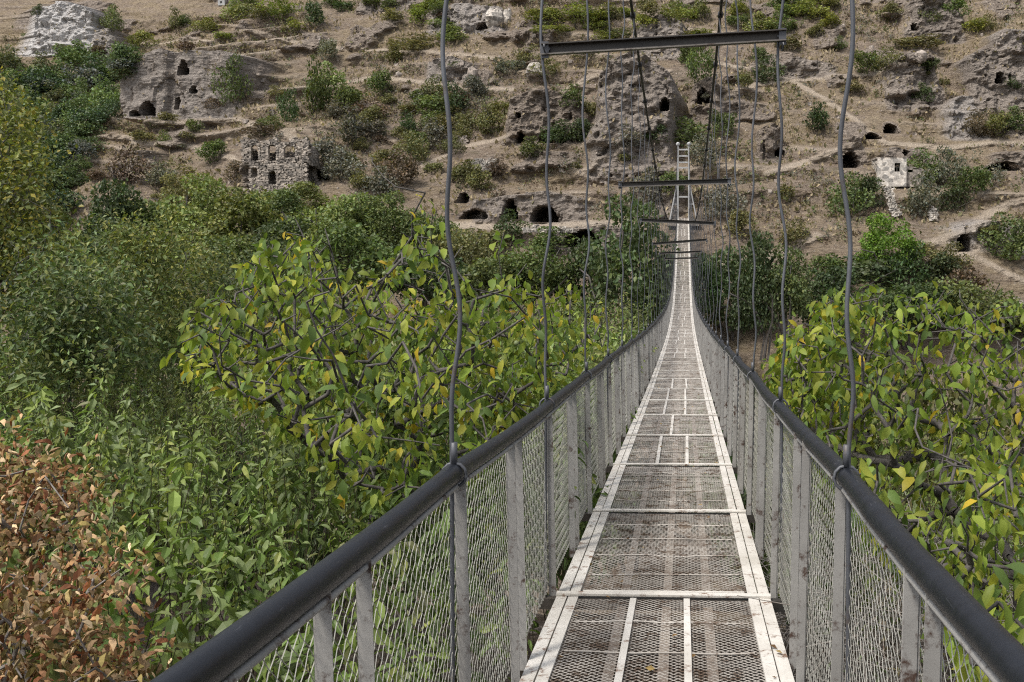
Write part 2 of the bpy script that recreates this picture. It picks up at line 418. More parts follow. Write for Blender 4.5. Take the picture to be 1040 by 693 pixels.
def fulls(x, z, cave=True):
    y = ybase(x, terr(x, z)); lip = LIP[0]
    y, rock, pale = cliffs(x, z, y)
    # rough ground everywhere, blockier where rock shows
    y = y + .75 * fbm(x / 3.6, z / 2.0, 71, 3) + .34 * fbm(x / .9, z / .6, 81, 3)
    oc = sst(.21, .38, fbm(x / 7.5, z / 4.5, 131, 3)) * sst(4, 9, z)
    y = y - 1.3 * oc; rock = np.maximum(rock, .9 * oc)
    rg = np.abs(fbm(x / 2.8, z / 3.6, 91, 4))
    crk = np.abs(vn(x / 1.6 + .5 * vn(z / 2, x / 2, 12), z / 5.0, 97)) + .6 * np.abs(vn(x / 4.0, z / 1.3, 98))
    rb = fbm(x / 1.1, z / 1.3, 95, 2)
    y = y + rock * (1.35 * rg - .4 + .6 * rb + 1.1 * sst(.10, 0, crk) + .55 * (np.floor(3.2 * (rg + fbm(x / 1.5, z / 2.2, 105, 2))) / 3.2) + .30 * fbm(x / .55, z / .42, 107, 2))
    # the arched cave cliff stands as one worn steep face
    xl, xr, zb, zt, yb, lean, _, _ = CLW[0]
    w_ = .9 * fbm(x / 4, z / 4, 161, 3)
    topz = zt - .9 * sst(.35 * xr + .65 * xl, xl, x) * 2.0 + .7 * w_
    mk = sst(xl - .4, xl + .5, x + w_) * sst(xr + 2.5, xr - 2.5, x + w_) * sst(zb - .4, zb + .2, z) * sst(topz + .25, topz - .15, z)
    face = yb + .10 * (z - zb) + .9 * np.floor(2.2 * fbm(x / 6.0, z / 9, 163, 2)) * .5 + .55 * fbm(x / 1.7, z / 1.3, 165, 3) + .28 * np.abs(vn(x / .55, z / .45, 167)) + .9 * sst(.16, .0, np.abs(vn(x / 2.6, z / 11, 169)))
    y = y + mk * (face - y); rock = np.maximum(rock, mk); pale = np.maximum(pale, .22 * mk)
    path = np.zeros_like(y)
    path = sst(.62, .2, np.abs(z - (1.2 + .6 * vn(x / 9, x * 0, 3)))) * sst(-38, -30, x) * sst(-2, -10, x) * .9
    zl = np.interp(x, [20, 30, 40, 52, 60], [-3, -1.6, 1.2, 3.9, 5.2])
    path = np.maximum(path, sst(.8, .3, np.abs(z - zl)) * sst(22, 28, x) * .8)
    zl = np.interp(x, [-66, -50, -40, -30], [13.3, 14.5, 13.2, 13.6])
    path = np.maximum(path, sst(.6, .2, np.abs(z - zl)) * sst(-66, -60, x) * sst(-30, -38, x) * .6)
    path = np.maximum(path, .6 * lip * sst(.1, .35, fbm(x / 9, z / 3, 141, 2) + .35) * (1 - np.clip(rock, 0, 1)))
    tr = trail(x, z); y = y - .35 * tr; path = np.maximum(path, .8 * tr * (1 - .6 * np.clip(rock, 0, 1)))
    if cave:
        for cx, cz, cy, a, h, dep in CVW:
            m_ = (np.abs(x - cx) < a * 1.6) & (z > cz - .6) & (z < cz + h * 1.5) & (np.abs(y - cy) < 9)
            if not m_.any(): continue
            xx, zz = x[m_], z[m_]
            e = ((xx - cx) / a) ** 2 + (np.maximum(0, zz - cz) / h) ** 2 + (zz < cz - .1) * 9 + .45 * vn(xx / .7, zz / .7, 3)
            y[m_] = y[m_] * 1 + dep * sst(1.08, .86, e)
            rock[m_] = np.maximum(rock[m_], sst(2.2, 1.2, e))
            path[m_] *= sst(1, 1.3, e)
    return y, rock, pale, path

def yfull(x, z):
    return fulls(x, z, False)[0]

def znear(x, y):
    z = np.interp(y, [-60, -20, -8, -3, 5, 12, 20, 40, 60, 78], [6, 0.5, -1.6, -2.7, -3.7, -5.2, -8, -16, -23, -25])
    z = z + .9 * fbm(x / 7, y / 7, 21, 3) * sst(2, 8, np.abs(x) + np.abs(y) * .15) + .25 * fbm(x / 1.2, y / 1.2, 23, 3)
    z = z - 1.2 * sst(1.5, 8, x) * sst(0, 8, y)
    return z

xs = np.concatenate([np.arange(-330, -156, 6), np.arange(-156, 84, .27), np.arange(84, 270, 6)])
ysn = np.concatenate([np.arange(-60, -6, 4), np.arange(-6, 16, .35), np.arange(16, 78, 1.5)])
zs = np.concatenate([np.arange(-24, -6, 1.0), np.arange(-6, 56, .165), np.arange(56, 72, .8)])
XN, YN = np.meshgrid(xs, ysn); ZN = znear(XN, YN)
XH, ZH = np.meshgrid(xs, zs)
yh, rock, pale, path = fulls(XH.ravel().copy(), ZH.ravel().copy())
YH = yh.reshape(XH.shape)
XP, KP = np.meshgrid(xs, np.array([6., 20, 60, 160, 400])); YP = YH[-1][None] + KP; ZP = 72 + KP * .25
X = np.concatenate([XN, XH, XP]); Y = np.concatenate([YN, YH, YP]); Z = np.concatenate([ZN, ZH, ZP])
nr, nc = X.shape
pad_n, pad_p = XN.size, XP.size
z0 = np.zeros
i = np.arange(nr - 1)[:, None] * nc; j = np.arange(nc - 1)[None]
Q = np.stack([i + j, i + j + 1, i + nc + j + 1, i + nc + j], -1).reshape(-1, 4)
cat = lambda a, nv=0: np.concatenate([np.full(pad_n, nv), a, np.zeros(pad_p)])
nearm = np.concatenate([sst(60, 40, YN.ravel()), np.zeros(XH.size + pad_p)])
me = mesh_np('hillside', np.stack([X, Y, Z], -1).reshape(-1, 3), Q, M_HILL,
             {'rock': cat(rock), 'pale': cat(pale), 'path': cat(path), 'near': nearm}, False)
tag(link('hillside', me), kind='structure')

def hill(px, py):
    return hit(px, py, yfull)

# ------------------------------------------------------------------ labels for repeats placed about the slope
LM = [('arched cave cliff', 170, 95), ('white crag', 62, 35), ('ruined arcade', 285, 165), ('stone hut', 905, 170), ('pair of roadside caves', 535, 215),
      ('dark overhanging rock', 550, 118), ('far bridge tower', 700, 185), ('bright green tree', 900, 250), ('nearest spreader beam', 676, 40),
      ('twin caves over the hut', 895, 133), ('round bouldery crag', 930, 85), ('shallow cave mouth at far right', 979, 247)]
PEND = []
def where(px, py):
    k = min(range(len(LM)), key=lambda i: math.hypot(px - LM[i][1], (py - LM[i][2]) * 1.3))
    n, lx, ly = LM[k]; dx, dy = px - lx, py - ly
    a = math.degrees(math.atan2(-dy, dx)) % 360
    rel = ['right of', 'up right of', 'above', 'up left of', 'left of', 'down left of', 'below', 'down right of'][int(((a + 22.5) % 360) // 45)]
    return n, rel, math.hypot(dx, dy)
def pend(o, words, px, py):
    n, rel, ds = where(px, py); PEND.append((words, n, rel, ds, o))
ORD = ['', 'second', 'third', 'fourth', 'fifth', 'sixth', 'seventh', 'eighth', 'ninth', 'tenth', 'eleventh', 'twelfth', 'thirteenth', 'fourteenth', 'fifteenth']
def flush():
    g = {}
    for w, n, rel, ds, o in PEND: g.setdefault((w, n, rel), []).append((ds, o))
    for (w, n, rel), l in g.items():
        l.sort(key=lambda t: t[0])
        for k, (ds, o) in enumerate(l):
            o['label'] = f'{w}' + (f', {(ORD[k] + " ") if k else ""}nearest one' if len(l) > 1 else '') + f' {rel} the {n}'

# ------------------------------------------------------------------ bushes and trees (unit size crowns)
def crown_np(seed, lobes, nl, ls, flat=.8, tall=1.0, droop=.0, loose=.25):
    """leaf clumps through an uneven volume, unit width, base at z = 0, top near z = tall"""
    r = np.random.default_rng(seed)
    th = r.uniform(0, 2 * math.pi, lobes); rr = np.sqrt(r.uniform(0, 1, lobes)) * .34
    c = np.stack([np.cos(th) * rr, np.sin(th) * rr, tall * r.uniform(.22, .80, lobes)], 1)
    c[:, 2] = c[:, 2] * (1 - .5 * (rr / .34) ** 2) + .05
    rad = r.uniform(.10, .24, lobes) * (1 - .35 * c[:, 2] / tall)
    c[0] = (0, 0, tall * .35); rad[0] = .30
    w = rad ** 2; w /= w.sum()
    k = r.choice(lobes, nl, p=w)
    d = unit(r.normal(size=(nl, 3)))
    rs = r.uniform(.55, 1.08, nl) ** .6 + (r.uniform(0, 1, nl) < loose) * r.uniform(0, .28, nl)
    sc3 = np.array([1, 1, flat * tall])
    P = c[k] + d * rad[k][:, None] * rs[:, None] * sc3
    P = P[P[:, 2] > .0]; n = len(P); d = d[:n]; k = k[:n]
    clump = .75 + .5 * r.uniform(0, 1, lobes)[k]
    A = unit(d * .8 + r.normal(0, .7, (n, 3)) + np.array([0, 0, -droop]))
    N = unit(d + np.array([0, 0, .9]) + r.normal(0, .6, (n, 3)))
    t = r.uniform(.6, 1.35, n) * clump
    hue = r.uniform(-.14, .14, n)
    C = np.stack([t * (1 + hue), t, t * (1 - hue)], 1)
    return leaves_np(P - A * ls * .4, A, N, ls * r.uniform(.6, 1.35, n), r.uniform(.6, .95, n), C)

def stems_np(seed, n, tall, r0):
    r = np.random.default_rng(seed + 99)
    P0, P1, R0, R1 = [], [], [], []
    for _ in range(n):
        p = np.array([r.normal(0, .03), r.normal(0, .03), -.12]); d = unit(np.array([r.normal(0, .45), r.normal(0, .45), 1.0]))
        rad = r0
        for s in range(4):
            q = p + d * tall * .2
            P0.append(p); P1.append(q); R0.append(rad); R1.append(rad * .72); rad *= .72
            p = q; d = unit(d + r.normal(0, .28, 3))
    return segs_mesh(P0, P1, np.array(R0), np.array(R1), 4)

def bush_mesh(name, seed, lobes, nl, ls, **kw):
    V, Q, C = crown_np(seed, lobes, nl, ls, **kw)
    sv, sq = stems_np(seed, 5, kw.get('tall', 1), .012)
    sq3 = np.concatenate([sq[:, [0, 1, 2]], sq[:, [0, 2, 3]]])
    return mesh_np(name, np.concatenate([V, sv]), np.concatenate([Q, sq3 + len(V)]), mats=[M_LEAF, M_BARK],
                   mi=np.concatenate([np.zeros(len(Q)), np.ones(len(sq3))]), attr={'Col': np.concatenate([C, np.ones((len(sv), 3))])})

SMALL = [bush_mesh('bush', 100 + k, 6 + k % 3, 520, .085) for k in range(5)]
MED = [bush_mesh('bush', 200 + k, 10 + k % 4, 1500, .05, loose=.3) for k in range(5)]
DRY = [bush_mesh('bush', 300 + k, 8, 420, .055, loose=.7) for k in range(3)]
TREE_C = []; TREE_T = []
for k in range(4):
    V, Q, C = crown_np(400 + k, 18 + 2 * k, 5200, .034, loose=.3, tall=1.0)
    TREE_C.append(mesh_np('crown', V, Q, M_LEAF, {'Col': C}))
    V, Q = stems_np(400 + k, 3, 1.0, .022); TREE_T.append(mesh_np('trunk', V, Q, M_BARK))

TINT = {'g': (.105, .135, .042), 'l': (.165, .205, .06), 'd': (.062, .088, .032), 'o': (.15, .145, .055), 'y': (.19, .205, .045),
        'b': (.135, .095, .065), 'k': (.15, .148, .108), 'Y': (.135, .23, .035), 'D': (.072, .104, .038)}
WORD = {'g': 'mid green', 'l': 'light green', 'd': 'dark green', 'o': 'olive', 'y': 'yellow green', 'b': 'dry brown', 'k': 'grey green twiggy',
        'Y': 'vivid green', 'D': 'deep green'}
def tint(o, t):
    j_ = rng.uniform(.85, 1.15)
    o.color = (*[min(1, c * j_ * rng.uniform(.93, 1.07)) for c in TINT[t]], 1)

nb = [0]
def bush(px, py, w, h, t, grp='bushes on the far slope'):
    p = hill(px, py); s = p[1] / F
    wm, hm = w * s * 1.35, h * s * 1.3
    nb[0] += 1
    me = (DRY[nb[0] % 3] if t == 'k' and wm < 5 else (SMALL if wm < 3.2 else MED)[nb[0] % 5])
    o = link('bush', me)
    o.location = p + np.array([0, min(wm * .1, .8), -.06 * hm]); o.scale = (wm, min(wm, 5), hm * 1.12); o.rotation_euler.z = rng.uniform(0, 6.28)
    tint(o, t)
    tag(o, cat='bush', group=grp)
    size = 'small' if wm < 2.2 else ('broad' if wm > 4.6 else 'rounded')
    pend(o, f'{size} {WORD[t]} bush', px, py - h / 2)
    return o

B = [(38, 16, 12, 12, 'd'), (27, 42, 10, 10, 'g'), (178, 33, 24, 22, 'o'), (145, 50, 30, 18, 'y'), (188, 53, 17, 13, 'b'), (205, 32, 30, 14, 'y'),
     (240, 24, 46, 24, 'y'), (285, 22, 50, 24, 'y'), (318, 30, 26, 28, 'd'), (262, 22, 30, 18, 'o'), (335, 8, 30, 14, 'g'), (348, 12, 24, 12, 'd'), (425, 54, 60, 17, 'o'),
     (425, 27, 44, 19, 'y'), (445, 16, 32, 16, 'g'), (398, 22, 30, 14, 'o'), (380, 8, 40, 12, 'g'), (233, 108, 32, 44, 'g'), (216, 112, 24, 12, 'b'),
     (318, 118, 46, 52, 'g'), (336, 105, 40, 40, 'l'), (350, 118, 50, 36, 'g'), (292, 124, 20, 30, 'd'), (385, 100, 44, 28, 'g'), (372, 120, 40, 18, 'b'),
     (356, 150, 52, 40, 'k'), (330, 170, 45, 34, 'k'), (345, 185, 44, 30, 'k'), (215, 167, 44, 24, 'g'), (125, 192, 44, 40, 'b'), (160, 192, 38, 26, 'k'), (100, 185, 24, 14, 'b'),
     (192, 196, 40, 24, 'o'), (170, 133, 32, 18, 'o'), (196, 135, 16, 16, 'g'), (155, 132, 16, 12, 'k'), (145, 145, 30, 14, 'o'), (265, 140, 36, 14, 'b'), (240, 186, 36, 22, 'b'),
     (413, 140, 22, 24, 'd'), (440, 150, 44, 30, 'k'), (440, 122, 44, 32, 'g'), (462, 117, 24, 28, 'd'), (452, 138, 30, 20, 'o'), (476, 137, 34, 22, 'o'),
     (497, 140, 30, 32, 'o'), (508, 120, 30, 20, 'o'), (418, 168, 34, 30, 'o'), (425, 158, 26, 24, 'g'), (405, 190, 52, 34, 'b'), (380, 205, 54, 34, 'k'), (388, 172, 36, 24, 'o'),
     (468, 145, 20, 16, 'o'), (560, 28, 46, 20, 'y'), (590, 27, 46, 24, 'y'), (620, 22, 40, 20, 'o'), (518, 78, 44, 22, 'k'), (556, 84, 40, 24, 'o'), (592, 62, 34, 18, 'o'),
     (540, 68, 34, 20, 'o'), (582, 110, 26, 24, 'g'), (588, 146, 28, 30, 'd'), (566, 146, 34, 20, 'd'), (655, 22, 40, 24, 'o'), (682, 24, 30, 20, 'y'), (540, 162, 32, 22, 'g'), (577, 175, 24, 18, 'k'),
     (712, 84, 46, 40, 'g'), (700, 70, 24, 24, 'g'), (781, 88, 34, 28, 'd'), (830, 136, 42, 30, 'd'), (880, 76, 52, 28, 'g'), (905, 70, 30, 18, 'o'), (830, 38, 20, 12, 'o'),
     (752, 18, 30, 18, 'y'), (775, 40, 34, 26, 'y'), (800, 52, 30, 18, 'o'), (815, 18, 44, 14, 'y'), (845, 10, 34, 12, 'o'), (712, 20, 30, 20, 'o'), (900, 22, 40, 16, 'o'),
     (935, 50, 54, 16, 'o'), (945, 24, 30, 14, 'g'), (1015, 140, 50, 24, 'o'), (992, 140, 28, 24, 'b'), (1035, 136, 30, 26, 'g'), (735, 142, 30, 34, 'g'), (700, 152, 56, 28, 'g'), (668, 148, 30, 20, 'd'), (715, 170, 34, 30, 'k'),
     (655, 212, 44, 40, 'k'), (680, 200, 36, 30, 'g'), (735, 225, 40, 36, 'k'), (755, 245, 34, 30, 'o'), (808, 252, 32, 26, 'o'), (797, 208, 18, 24, 'o'), (838, 290, 50, 36, 'g'),
     (862, 222, 44, 38, 'g'), (885, 214, 40, 34, 'd'), (940, 224, 46, 44, 'k'), (905, 182, 30, 18, 'd'), (880, 305, 84, 50, 'D'), (925, 300, 60, 46, 'D'), (962, 296, 50, 36, 'd'),
     (940, 190, 40, 34, 'g'), (972, 216, 42, 34, 'd'), (990, 200, 44, 36, 'g'), (965, 190, 34, 34, 'k'), (1008, 188, 26, 26, 'k'), (1025, 268, 56, 44, 'g'), (1045, 250, 34, 34, 'd'), (980, 312, 66, 46, 'b'), (965, 280, 36, 28, 'o'),
     (1030, 345, 50, 34, 'g'), (515, 250, 40, 32, 'd'), (487, 195, 26, 26, 'o'), (1005, 240, 24, 12, 'o'), (940, 268, 40, 18, 'o'), (946, 72, 24, 12, 'd'), (1030, 92, 20, 12, 'd'), (940, 105, 22, 20, 'd'),
     (70, 62, 36, 20, 'k'), (112, 32, 34, 24, 'g'), (98, 60, 30, 14, 'b'), (868, 95, 24, 12, 'o'), (560, 262, 60, 30, 'g'), (490, 262, 60, 34, 'o'), (620, 210, 18, 18, 'k'), (600, 120, 20, 16, 'o'), (636, 152, 34, 22, 'k')]
for args in B: bush(*args)
for k in range(34):                                                  # green clumps near the skyline of the picture
    bush(rng.choice([rng.uniform(190, 460), rng.uniform(540, 860), rng.uniform(600, 1030)]), rng.uniform(4, 46), rng.uniform(24, 52), rng.uniform(10, 18), rng.choice(list('yyogyl')))
for k in range(100):                                                 # smaller shrubs between them
    px, py = rng.uniform(110, 1040), rng.uniform(2, 215)
    if k > 56: px, py = rng.normal(395, 60), rng.normal(150, 40)
    if 240 < px < 340 and 135 < py < 200: continue
    if 120 < px < 235 and 55 < py < 125: continue
    if 880 < px < 940 and 120 < py < 185: continue
    if 500 < px < 600 and 85 < py < 150 or 460 < px < 610 and 195 < py < 240: continue
    w = rng.uniform(8, 20) if k < 57 else rng.uniform(14, 34)
    bush(px, py, w, w * rng.uniform(.5, .9), rng.choice(list('obokkog')))

def tree(p, wm, hm, t, sink=.1, grp=None):
    root = bpy.data.objects.new('tree', None); COL.objects.link(root)
    root.location = p; root.rotation_euler.z = rng.uniform(0, 6.28)
    k = nb[0] = nb[0] + 1
    for nm, pool in (('crown', TREE_C), ('trunk', TREE_T)):
        o = link(nm, pool[k % 4], root); o.scale = (wm, wm, hm)
        if nm == 'crown': tint(o, t)
    tag(root, cat='tree', group=grp)
    return root

# trees at the foot of the far slope, crowns hide the gorge
T1 = [(304, 226, 56, 34, 'l'), (264, 224, 50, 30, 'g'), (160, 262, 62, 58, 'g'), (205, 270, 76, 70, 'l'), (250, 276, 80, 70, 'l'), (314, 278, 74, 66, 'l'), (352, 262, 70, 64, 'l'), (392, 262, 60, 50, 'g'),
      (115, 285, 66, 84, 'D'), (432, 262, 60, 50, 'g'), (90, 300, 60, 60, 'd'), (180, 225, 44, 36, 'o'), (285, 248, 54, 46, 'g'), (470, 290, 60, 56, 'o'),
      (140, 300, 70, 50, 'd'), (640, 345, 96, 108, 'D'), (600, 340, 60, 80, 'd'), (670, 345, 60, 84, 'd'), (742, 345, 70, 92, 'D'), (775, 350, 56, 84, 'd'), (715, 330, 40, 60, 'D'), (545, 310, 70, 60, 'g'),
      (225, 300, 80, 60, 'g'), (290, 310, 80, 66, 'd'), (360, 310, 90, 70, 'g'), (430, 320, 90, 70, 'd'), (500, 325, 80, 64, 'g'), (800, 330, 50, 60, 'g'), (840, 345, 70, 60, 'd'), (990, 345, 80, 60, 'g'), (920, 345, 80, 56, 'd')]
for px, py, w, h, t in T1:
    if py > 290:                                          # standing lower down in the gorge
        d = 92 + rng.uniform(-6, 6); p = at(float(px), float(py), d); s = d / F; p[2] -= 0
    else:
        p = hill(px, py); s = p[1] / F
    o = tree(p, w * s * 1.35, h * s * 1.6, t, grp='trees at the foot of the far slope')
    pend(o, f'{WORD[t]} leafy tree', px, py - h / 2)
p = hill(900, 286); s = p[1] / F
o = tree(p, 72 * s * 1.15, 72 * s * 1.12, 'Y'); o['label'] = 'vivid green round tree standing alone on the slope below the stone hut'

# wooded side ravine: one mass
Vs, Qs, Cs = [], [], []; nv = 0
for k in range(300):
    px, py = rng.uniform(-40, 135), rng.uniform(66, 290)
    if px > np.interp(py, [60, 75, 120, 150, 200, 300], [160, 128, 120, 100, 70, 60]): continue
    p = hill(px, py)
    s = p[1] / F; w = rng.uniform(20, 46) * s; h = w * rng.uniform(.7, 1.1)
    V, Q, C = crown_np(900 + k % 6, 12, 1000, .06, loose=.3)
    a = rng.uniform(0, 6.28); ca, sa = math.cos(a), math.sin(a)
    V = np.stack([(V[:, 0] * ca - V[:, 1] * sa) * w, (V[:, 0] * sa + V[:, 1] * ca) * w, V[:, 2] * h - .08 * h], 1) + p
    t = TINT[rng.choice(list('glgdDogk'))]
    Vs.append(V); Qs.append(Q + nv); Cs.append(C * np.array(t)[None] * np.array([.85, .95, 1.15])[None] * rng.uniform(.8, 1.2)); nv += len(V)
o = link('ravine_wood', mesh_np('ravine_wood', np.concatenate(Vs), np.concatenate(Qs), M_LEAF, {'Col': np.concatenate(Cs)}))
tag(o, 'green wood filling the side ravine below the white crag', 'woodland', kind='stuff')

# dry grass and low scrub on the slope: stuff
def on_hill(n, xr, zr):
    x = rng.uniform(*xr, n); z = rng.uniform(*zr, n); y = fulls(x.copy(), z.copy(), False)
    rk_ = y[1].copy()
    for cx, cz, cy, a, h, dep in CVW:
        rk_[(np.abs(x - cx) < a * 1.25) & (z > cz - .5) & (z < cz + h * 1.2)] = 9
    return np.stack([x, y[0], z], 1), rk_, y[3]
P, rk, pa = on_hill(52000, (-165, 75), (0, 56))
keep = (rng.uniform(0, 1, len(P)) > rk * .85) & (pa < .3) & (fbm(P[:, 0] / 7, P[:, 2] / 5, 55, 3) > -.2)
P = P[keep]; n = len(P)
A = unit(np.array([0, -.45, 1.0]) + rng.normal(0, .5, (n, 3))); N = unit(np.array([0, -1, .4]) + rng.normal(0, .5, (n, 3)))
t = rng.uniform(.55, 1.3, n)[:, None]
C = np.where(rng.uniform(0, 1, (n, 1)) < .8, np.array([[.35, .285, .185]]), np.array([[.15, .14, .075]])) * t
V, Q, Cv = leaves_np(P, A, N, rng.uniform(.3, .75, n), rng.uniform(.35, .8, n), C)
tag(link('dry_grass', mesh_np('dry_grass', V, Q, M_DEAD, {'Col': Cv})), 'dry tan grass tufts scattered over the terraced slope', 'grass', kind='stuff')
P, rk, pa = on_hill(15000, (-165, 75), (-1, 56))
keep = (pa < .3) & (rk < .4) & (fbm(P[:, 0] / 11, P[:, 2] / 5, 57, 3) > -.03); P = P[keep]
k = 14; n = len(P) * k
P = np.repeat(P, k, 0) + rng.normal(0, 1, (n, 3)) * np.repeat(rng.uniform(.15, .45, len(P)), k)[:, None] + np.array([0, -.1, .15])
cc = np.array([TINT[c] for c in rng.choice(list('obkkgob'), n // k)]); cc = np.repeat(cc, k, 0) * rng.uniform(.6, 1.3, (n, 1))
V, Q, Cv = leaves_np(P, rdir(n) + np.array([0, 0, .5]), rdir(n) + np.array([0, -.5, 1]), rng.uniform(.18, .42, n), .7, cc)
tag(link('low_scrub', mesh_np('low_scrub', V, Q, M_LEAF, {'Col': Cv})), 'low olive and brown scrub dotted over the slope', 'scrub', kind='stuff')
# loose stones: stuff
P, rk, pa = on_hill(2600, (-110, 75), (0, 46)); P = P[rk < 2]; n = len(P)
cube = np.array([[x, y, z] for x in (-1, 1) for y in (-1, 1) for z in (-1, 1)], float)
fq = np.array([[0, 1, 3, 2], [4, 6, 7, 5], [0, 4, 5, 1], [2, 3, 7, 6], [0, 2, 6, 4], [1, 5, 7, 3]])
sz = rng.uniform(.05, .14, n) * (1 + 1.6 * (rng.uniform(0, 1, n) > .92))
V = P[:, None] + (cube[None] * rng.uniform(.5, 1.2, (n, 8, 3))) * sz[:, None, None]
Q = (fq[None] + (np.arange(n) * 8)[:, None, None]).reshape(-1, 4)
tag(link('loose_stones', mesh_np('loose_stones', V.reshape(-1, 3), Q, M_ROCK)), 'pale loose stones strewn over the slope', 'stones', kind='stuff')

# boulders one can point to
def boulder(px, py, w, h, lab, mat=M_STONE2):
    p = hill(px, py); s = p[1] / F
    u, v = np.meshgrid(np.linspace(0, 2 * math.pi, 15)[:-1], np.linspace(.02, math.pi - .02, 9))
    d = np.stack([np.cos(u) * np.sin(v), np.sin(u) * np.sin(v), np.cos(v)], -1).reshape(-1, 3)
    rr = 1 + .5 * fbm(d[:, 0] * 1.7 + px, d[:, 2] * 1.7 + d[:, 1] * 1.3, 5, 3)
    V = d * rr[:, None] * np.array([w * s / 2, w * s / 2.4, h * s / 2])
    i = np.arange(8)[:, None] * 14; j = np.arange(14)[None]; k2 = (j + 1) % 14
    Q = np.stack([i + j, i + 14 + j, i + 14 + k2, i + k2], -1).reshape(-1, 4)
    o = link('boulder', mesh_np('boulder', V, Q, mat), loc=p + np.array([0, 0, h * s * .3]))
    tag(o, lab, 'boulder', 'boulders on the far slope')
boulder(1026, 248, 16, 10, 'pale boulder on the path edge right of the far right cave mouth')
boulder(1012, 250, 9, 8, 'small white boulder left of the pale boulder by the far right cave')
boulder(1036, 262, 12, 9, 'lower pale boulder beside the path at the far right edge')
boulder(1030, 312, 20, 12, 'grey flat boulder low on the bank at the right edge', M_ROCK)
boulder(502, 25, 18, 22, 'upright pale boulder high on the slope left of the long spreader beam')
boulder(515, 22, 9, 16, 'narrow pale boulder right of the upright boulder near the top')
boulder(545, 76, 20, 14, 'white rock left of the nearest spreader beam end')
boulder(480, 78, 10, 12, 'grey block of rock beside the nearest left hanger', M_ROCK)
boulder(405, 78, 8, 6, 'small grey boulder in dry grass right of the light green bushes', M_ROCK)
boulder(935, 62, 14, 14, 'lump of grey rock on top of the round bouldery crag', M_ROCK)

# ------------------------------------------------------------------ ruins and huts in rubble masonry
def rubble(mb, o, w, h, thick, holes, top, cs=(.30, .19), yoff=0.0, side=False):
    """courses of rough stones in the plane facing us; holes is a test on (u, v) in metres"""
    v = 0; row = 0
    while v < h:
        ch = cs[1] * rng.uniform(.8, 1.25); u = -rng.uniform(0, cs[0])
        while u < w:
            cw = cs[0] * rng.uniform(.6, 1.5); uc, vc = u + cw / 2, v + ch / 2
            if 0 <= uc <= w and vc < top(uc) + rng.uniform(-.15, .15) and not any(holes(uc + q_ * cw, vc) for q_ in (-.28, 0, .28)):
                t2 = thick * rng.uniform(.9, 1.12)
                if side: a = o + np.array([0, u + .01, vc]); e = o + np.array([0, u + cw - .01, vc])
                else: a = o + np.array([u + .01, yoff, vc]); e = o + np.array([u + cw - .01, yoff, vc])
                mb.box(a + rng.normal(0, .02, 3), e + rng.normal(0, .02, 3), t2, ch * rng.uniform(.85, 1.05), jit=.03)
            u += cw
        v += ch; row += 1

def jamb(mb, o, cx, w, b, h, thick, yoff=0.0):
    pts = []
    r_ = w / 2; hs = h - r_
    for v in np.arange(b + .08, b + hs, .2): pts += [(cx - r_ - .06, v, 0), (cx + r_ + .06, v, 0)]
    for a in np.linspace(0, math.pi, max(5, int(r_ * 3.14 / .2))): pts.append((cx + (r_ + .06) * math.cos(a), b + hs + (r_ + .06) * math.sin(a), a))
    for u, v, a in pts:
        c_ = o + np.array([u, yoff - .03, v]); d_ = np.array([math.cos(a), 0, math.sin(a)]) * rng.uniform(.09, .15)
        mb.box(c_ - d_, c_ + d_, thick * 1.08, rng.uniform(.16, .2), up=(0, 1, 0) if abs(d_[2]) > .9 * np.linalg.norm(d_) else (0, 0, 1), jit=.02)

def arch(cx, w, b, h):
    return lambda u, v: abs(u - cx) < w / 2 and b < v < b + h and (v < b + h - w / 2 or (u - cx) ** 2 + (v - b - h + w / 2) ** 2 < (w / 2) ** 2)

p = hill(285, 188); s = p[1] / F
root = bpy.data.objects.new('ruined_house', None); COL.objects.link(root); root.location = p; root.scale = (1.22, 1, 1.08)
tag(root, 'roofless stone ruin with three arched openings above two doorways', 'ruin')
X0 = lambda px: (px - 285) * s
o0 = np.array([X0(257), -1.6, -.8]); hb = (188 - 167.5) * s + .8
W = (314 - 257) * s
fns = [arch(X0(268.2) - X0(257), 6.2 * s, .8 + (188 - 181) * s, 9.5 * s), arch(X0(283.2) - X0(257), 8 * s, .75, 14 * s)]
low = MB(); rubble(low, o0 + np.array([(264 - 257) * s, 0, 0]), (312 - 264) * s, hb, .5, lambda u, v: any(f(u + (264 - 257) * s, v) for f in fns), lambda u: hb)
jamb(low, o0, (283.2 - 257) * s, 7.4 * s, .75, 13.4 * s, .5); jamb(low, o0, (268.2 - 257) * s, 6.2 * s, .8 + 7 * s, 9.5 * s, .5)
low.build('lower_wall', M_STONE, root)
upf = [arch((268.2 - 257) * s, 7.2 * s, .12, 16.4 * s), arch((283 - 257) * s, 7.8 * s, .12, 16.4 * s), arch((297.5 - 257) * s, 10.6 * s, .45, 14 * s)]
upm = MB(); rubble(upm, o0 + np.array([0, .15, hb]), W, 22 * s, .5, lambda u, v: any(f(u, v) for f in upf),
                   lambda u: 20.6 * s + .32 * math.sin(u * 2.6) + .22 * math.sin(u * 6.1) + .4 * (abs(u - W * .93) < .4))
for c_, w_, b_, h_ in ((268.2, 7, .12, 16), (283, 7.6, .12, 16), (297.5, 10.4, .4, 13.6)): jamb(upm, o0 + np.array([0, .15, hb]), (c_ - 257) * s, w_ * s, b_, h_ * s, .5)
upm.build('upper_wall', M_STONE, root)
sd = MB()
for xx, ll in ((0.2, 3.4), (W - .2, 2.6)):
    rubble(sd, o0 + np.array([xx, .5, hb - .3]), ll, 19 * s, .45, lambda u, v: False, lambda u: 19 * s - .18 * u, side=True)
    sd.build('side_wall', M_STONE, root); sd = MB()
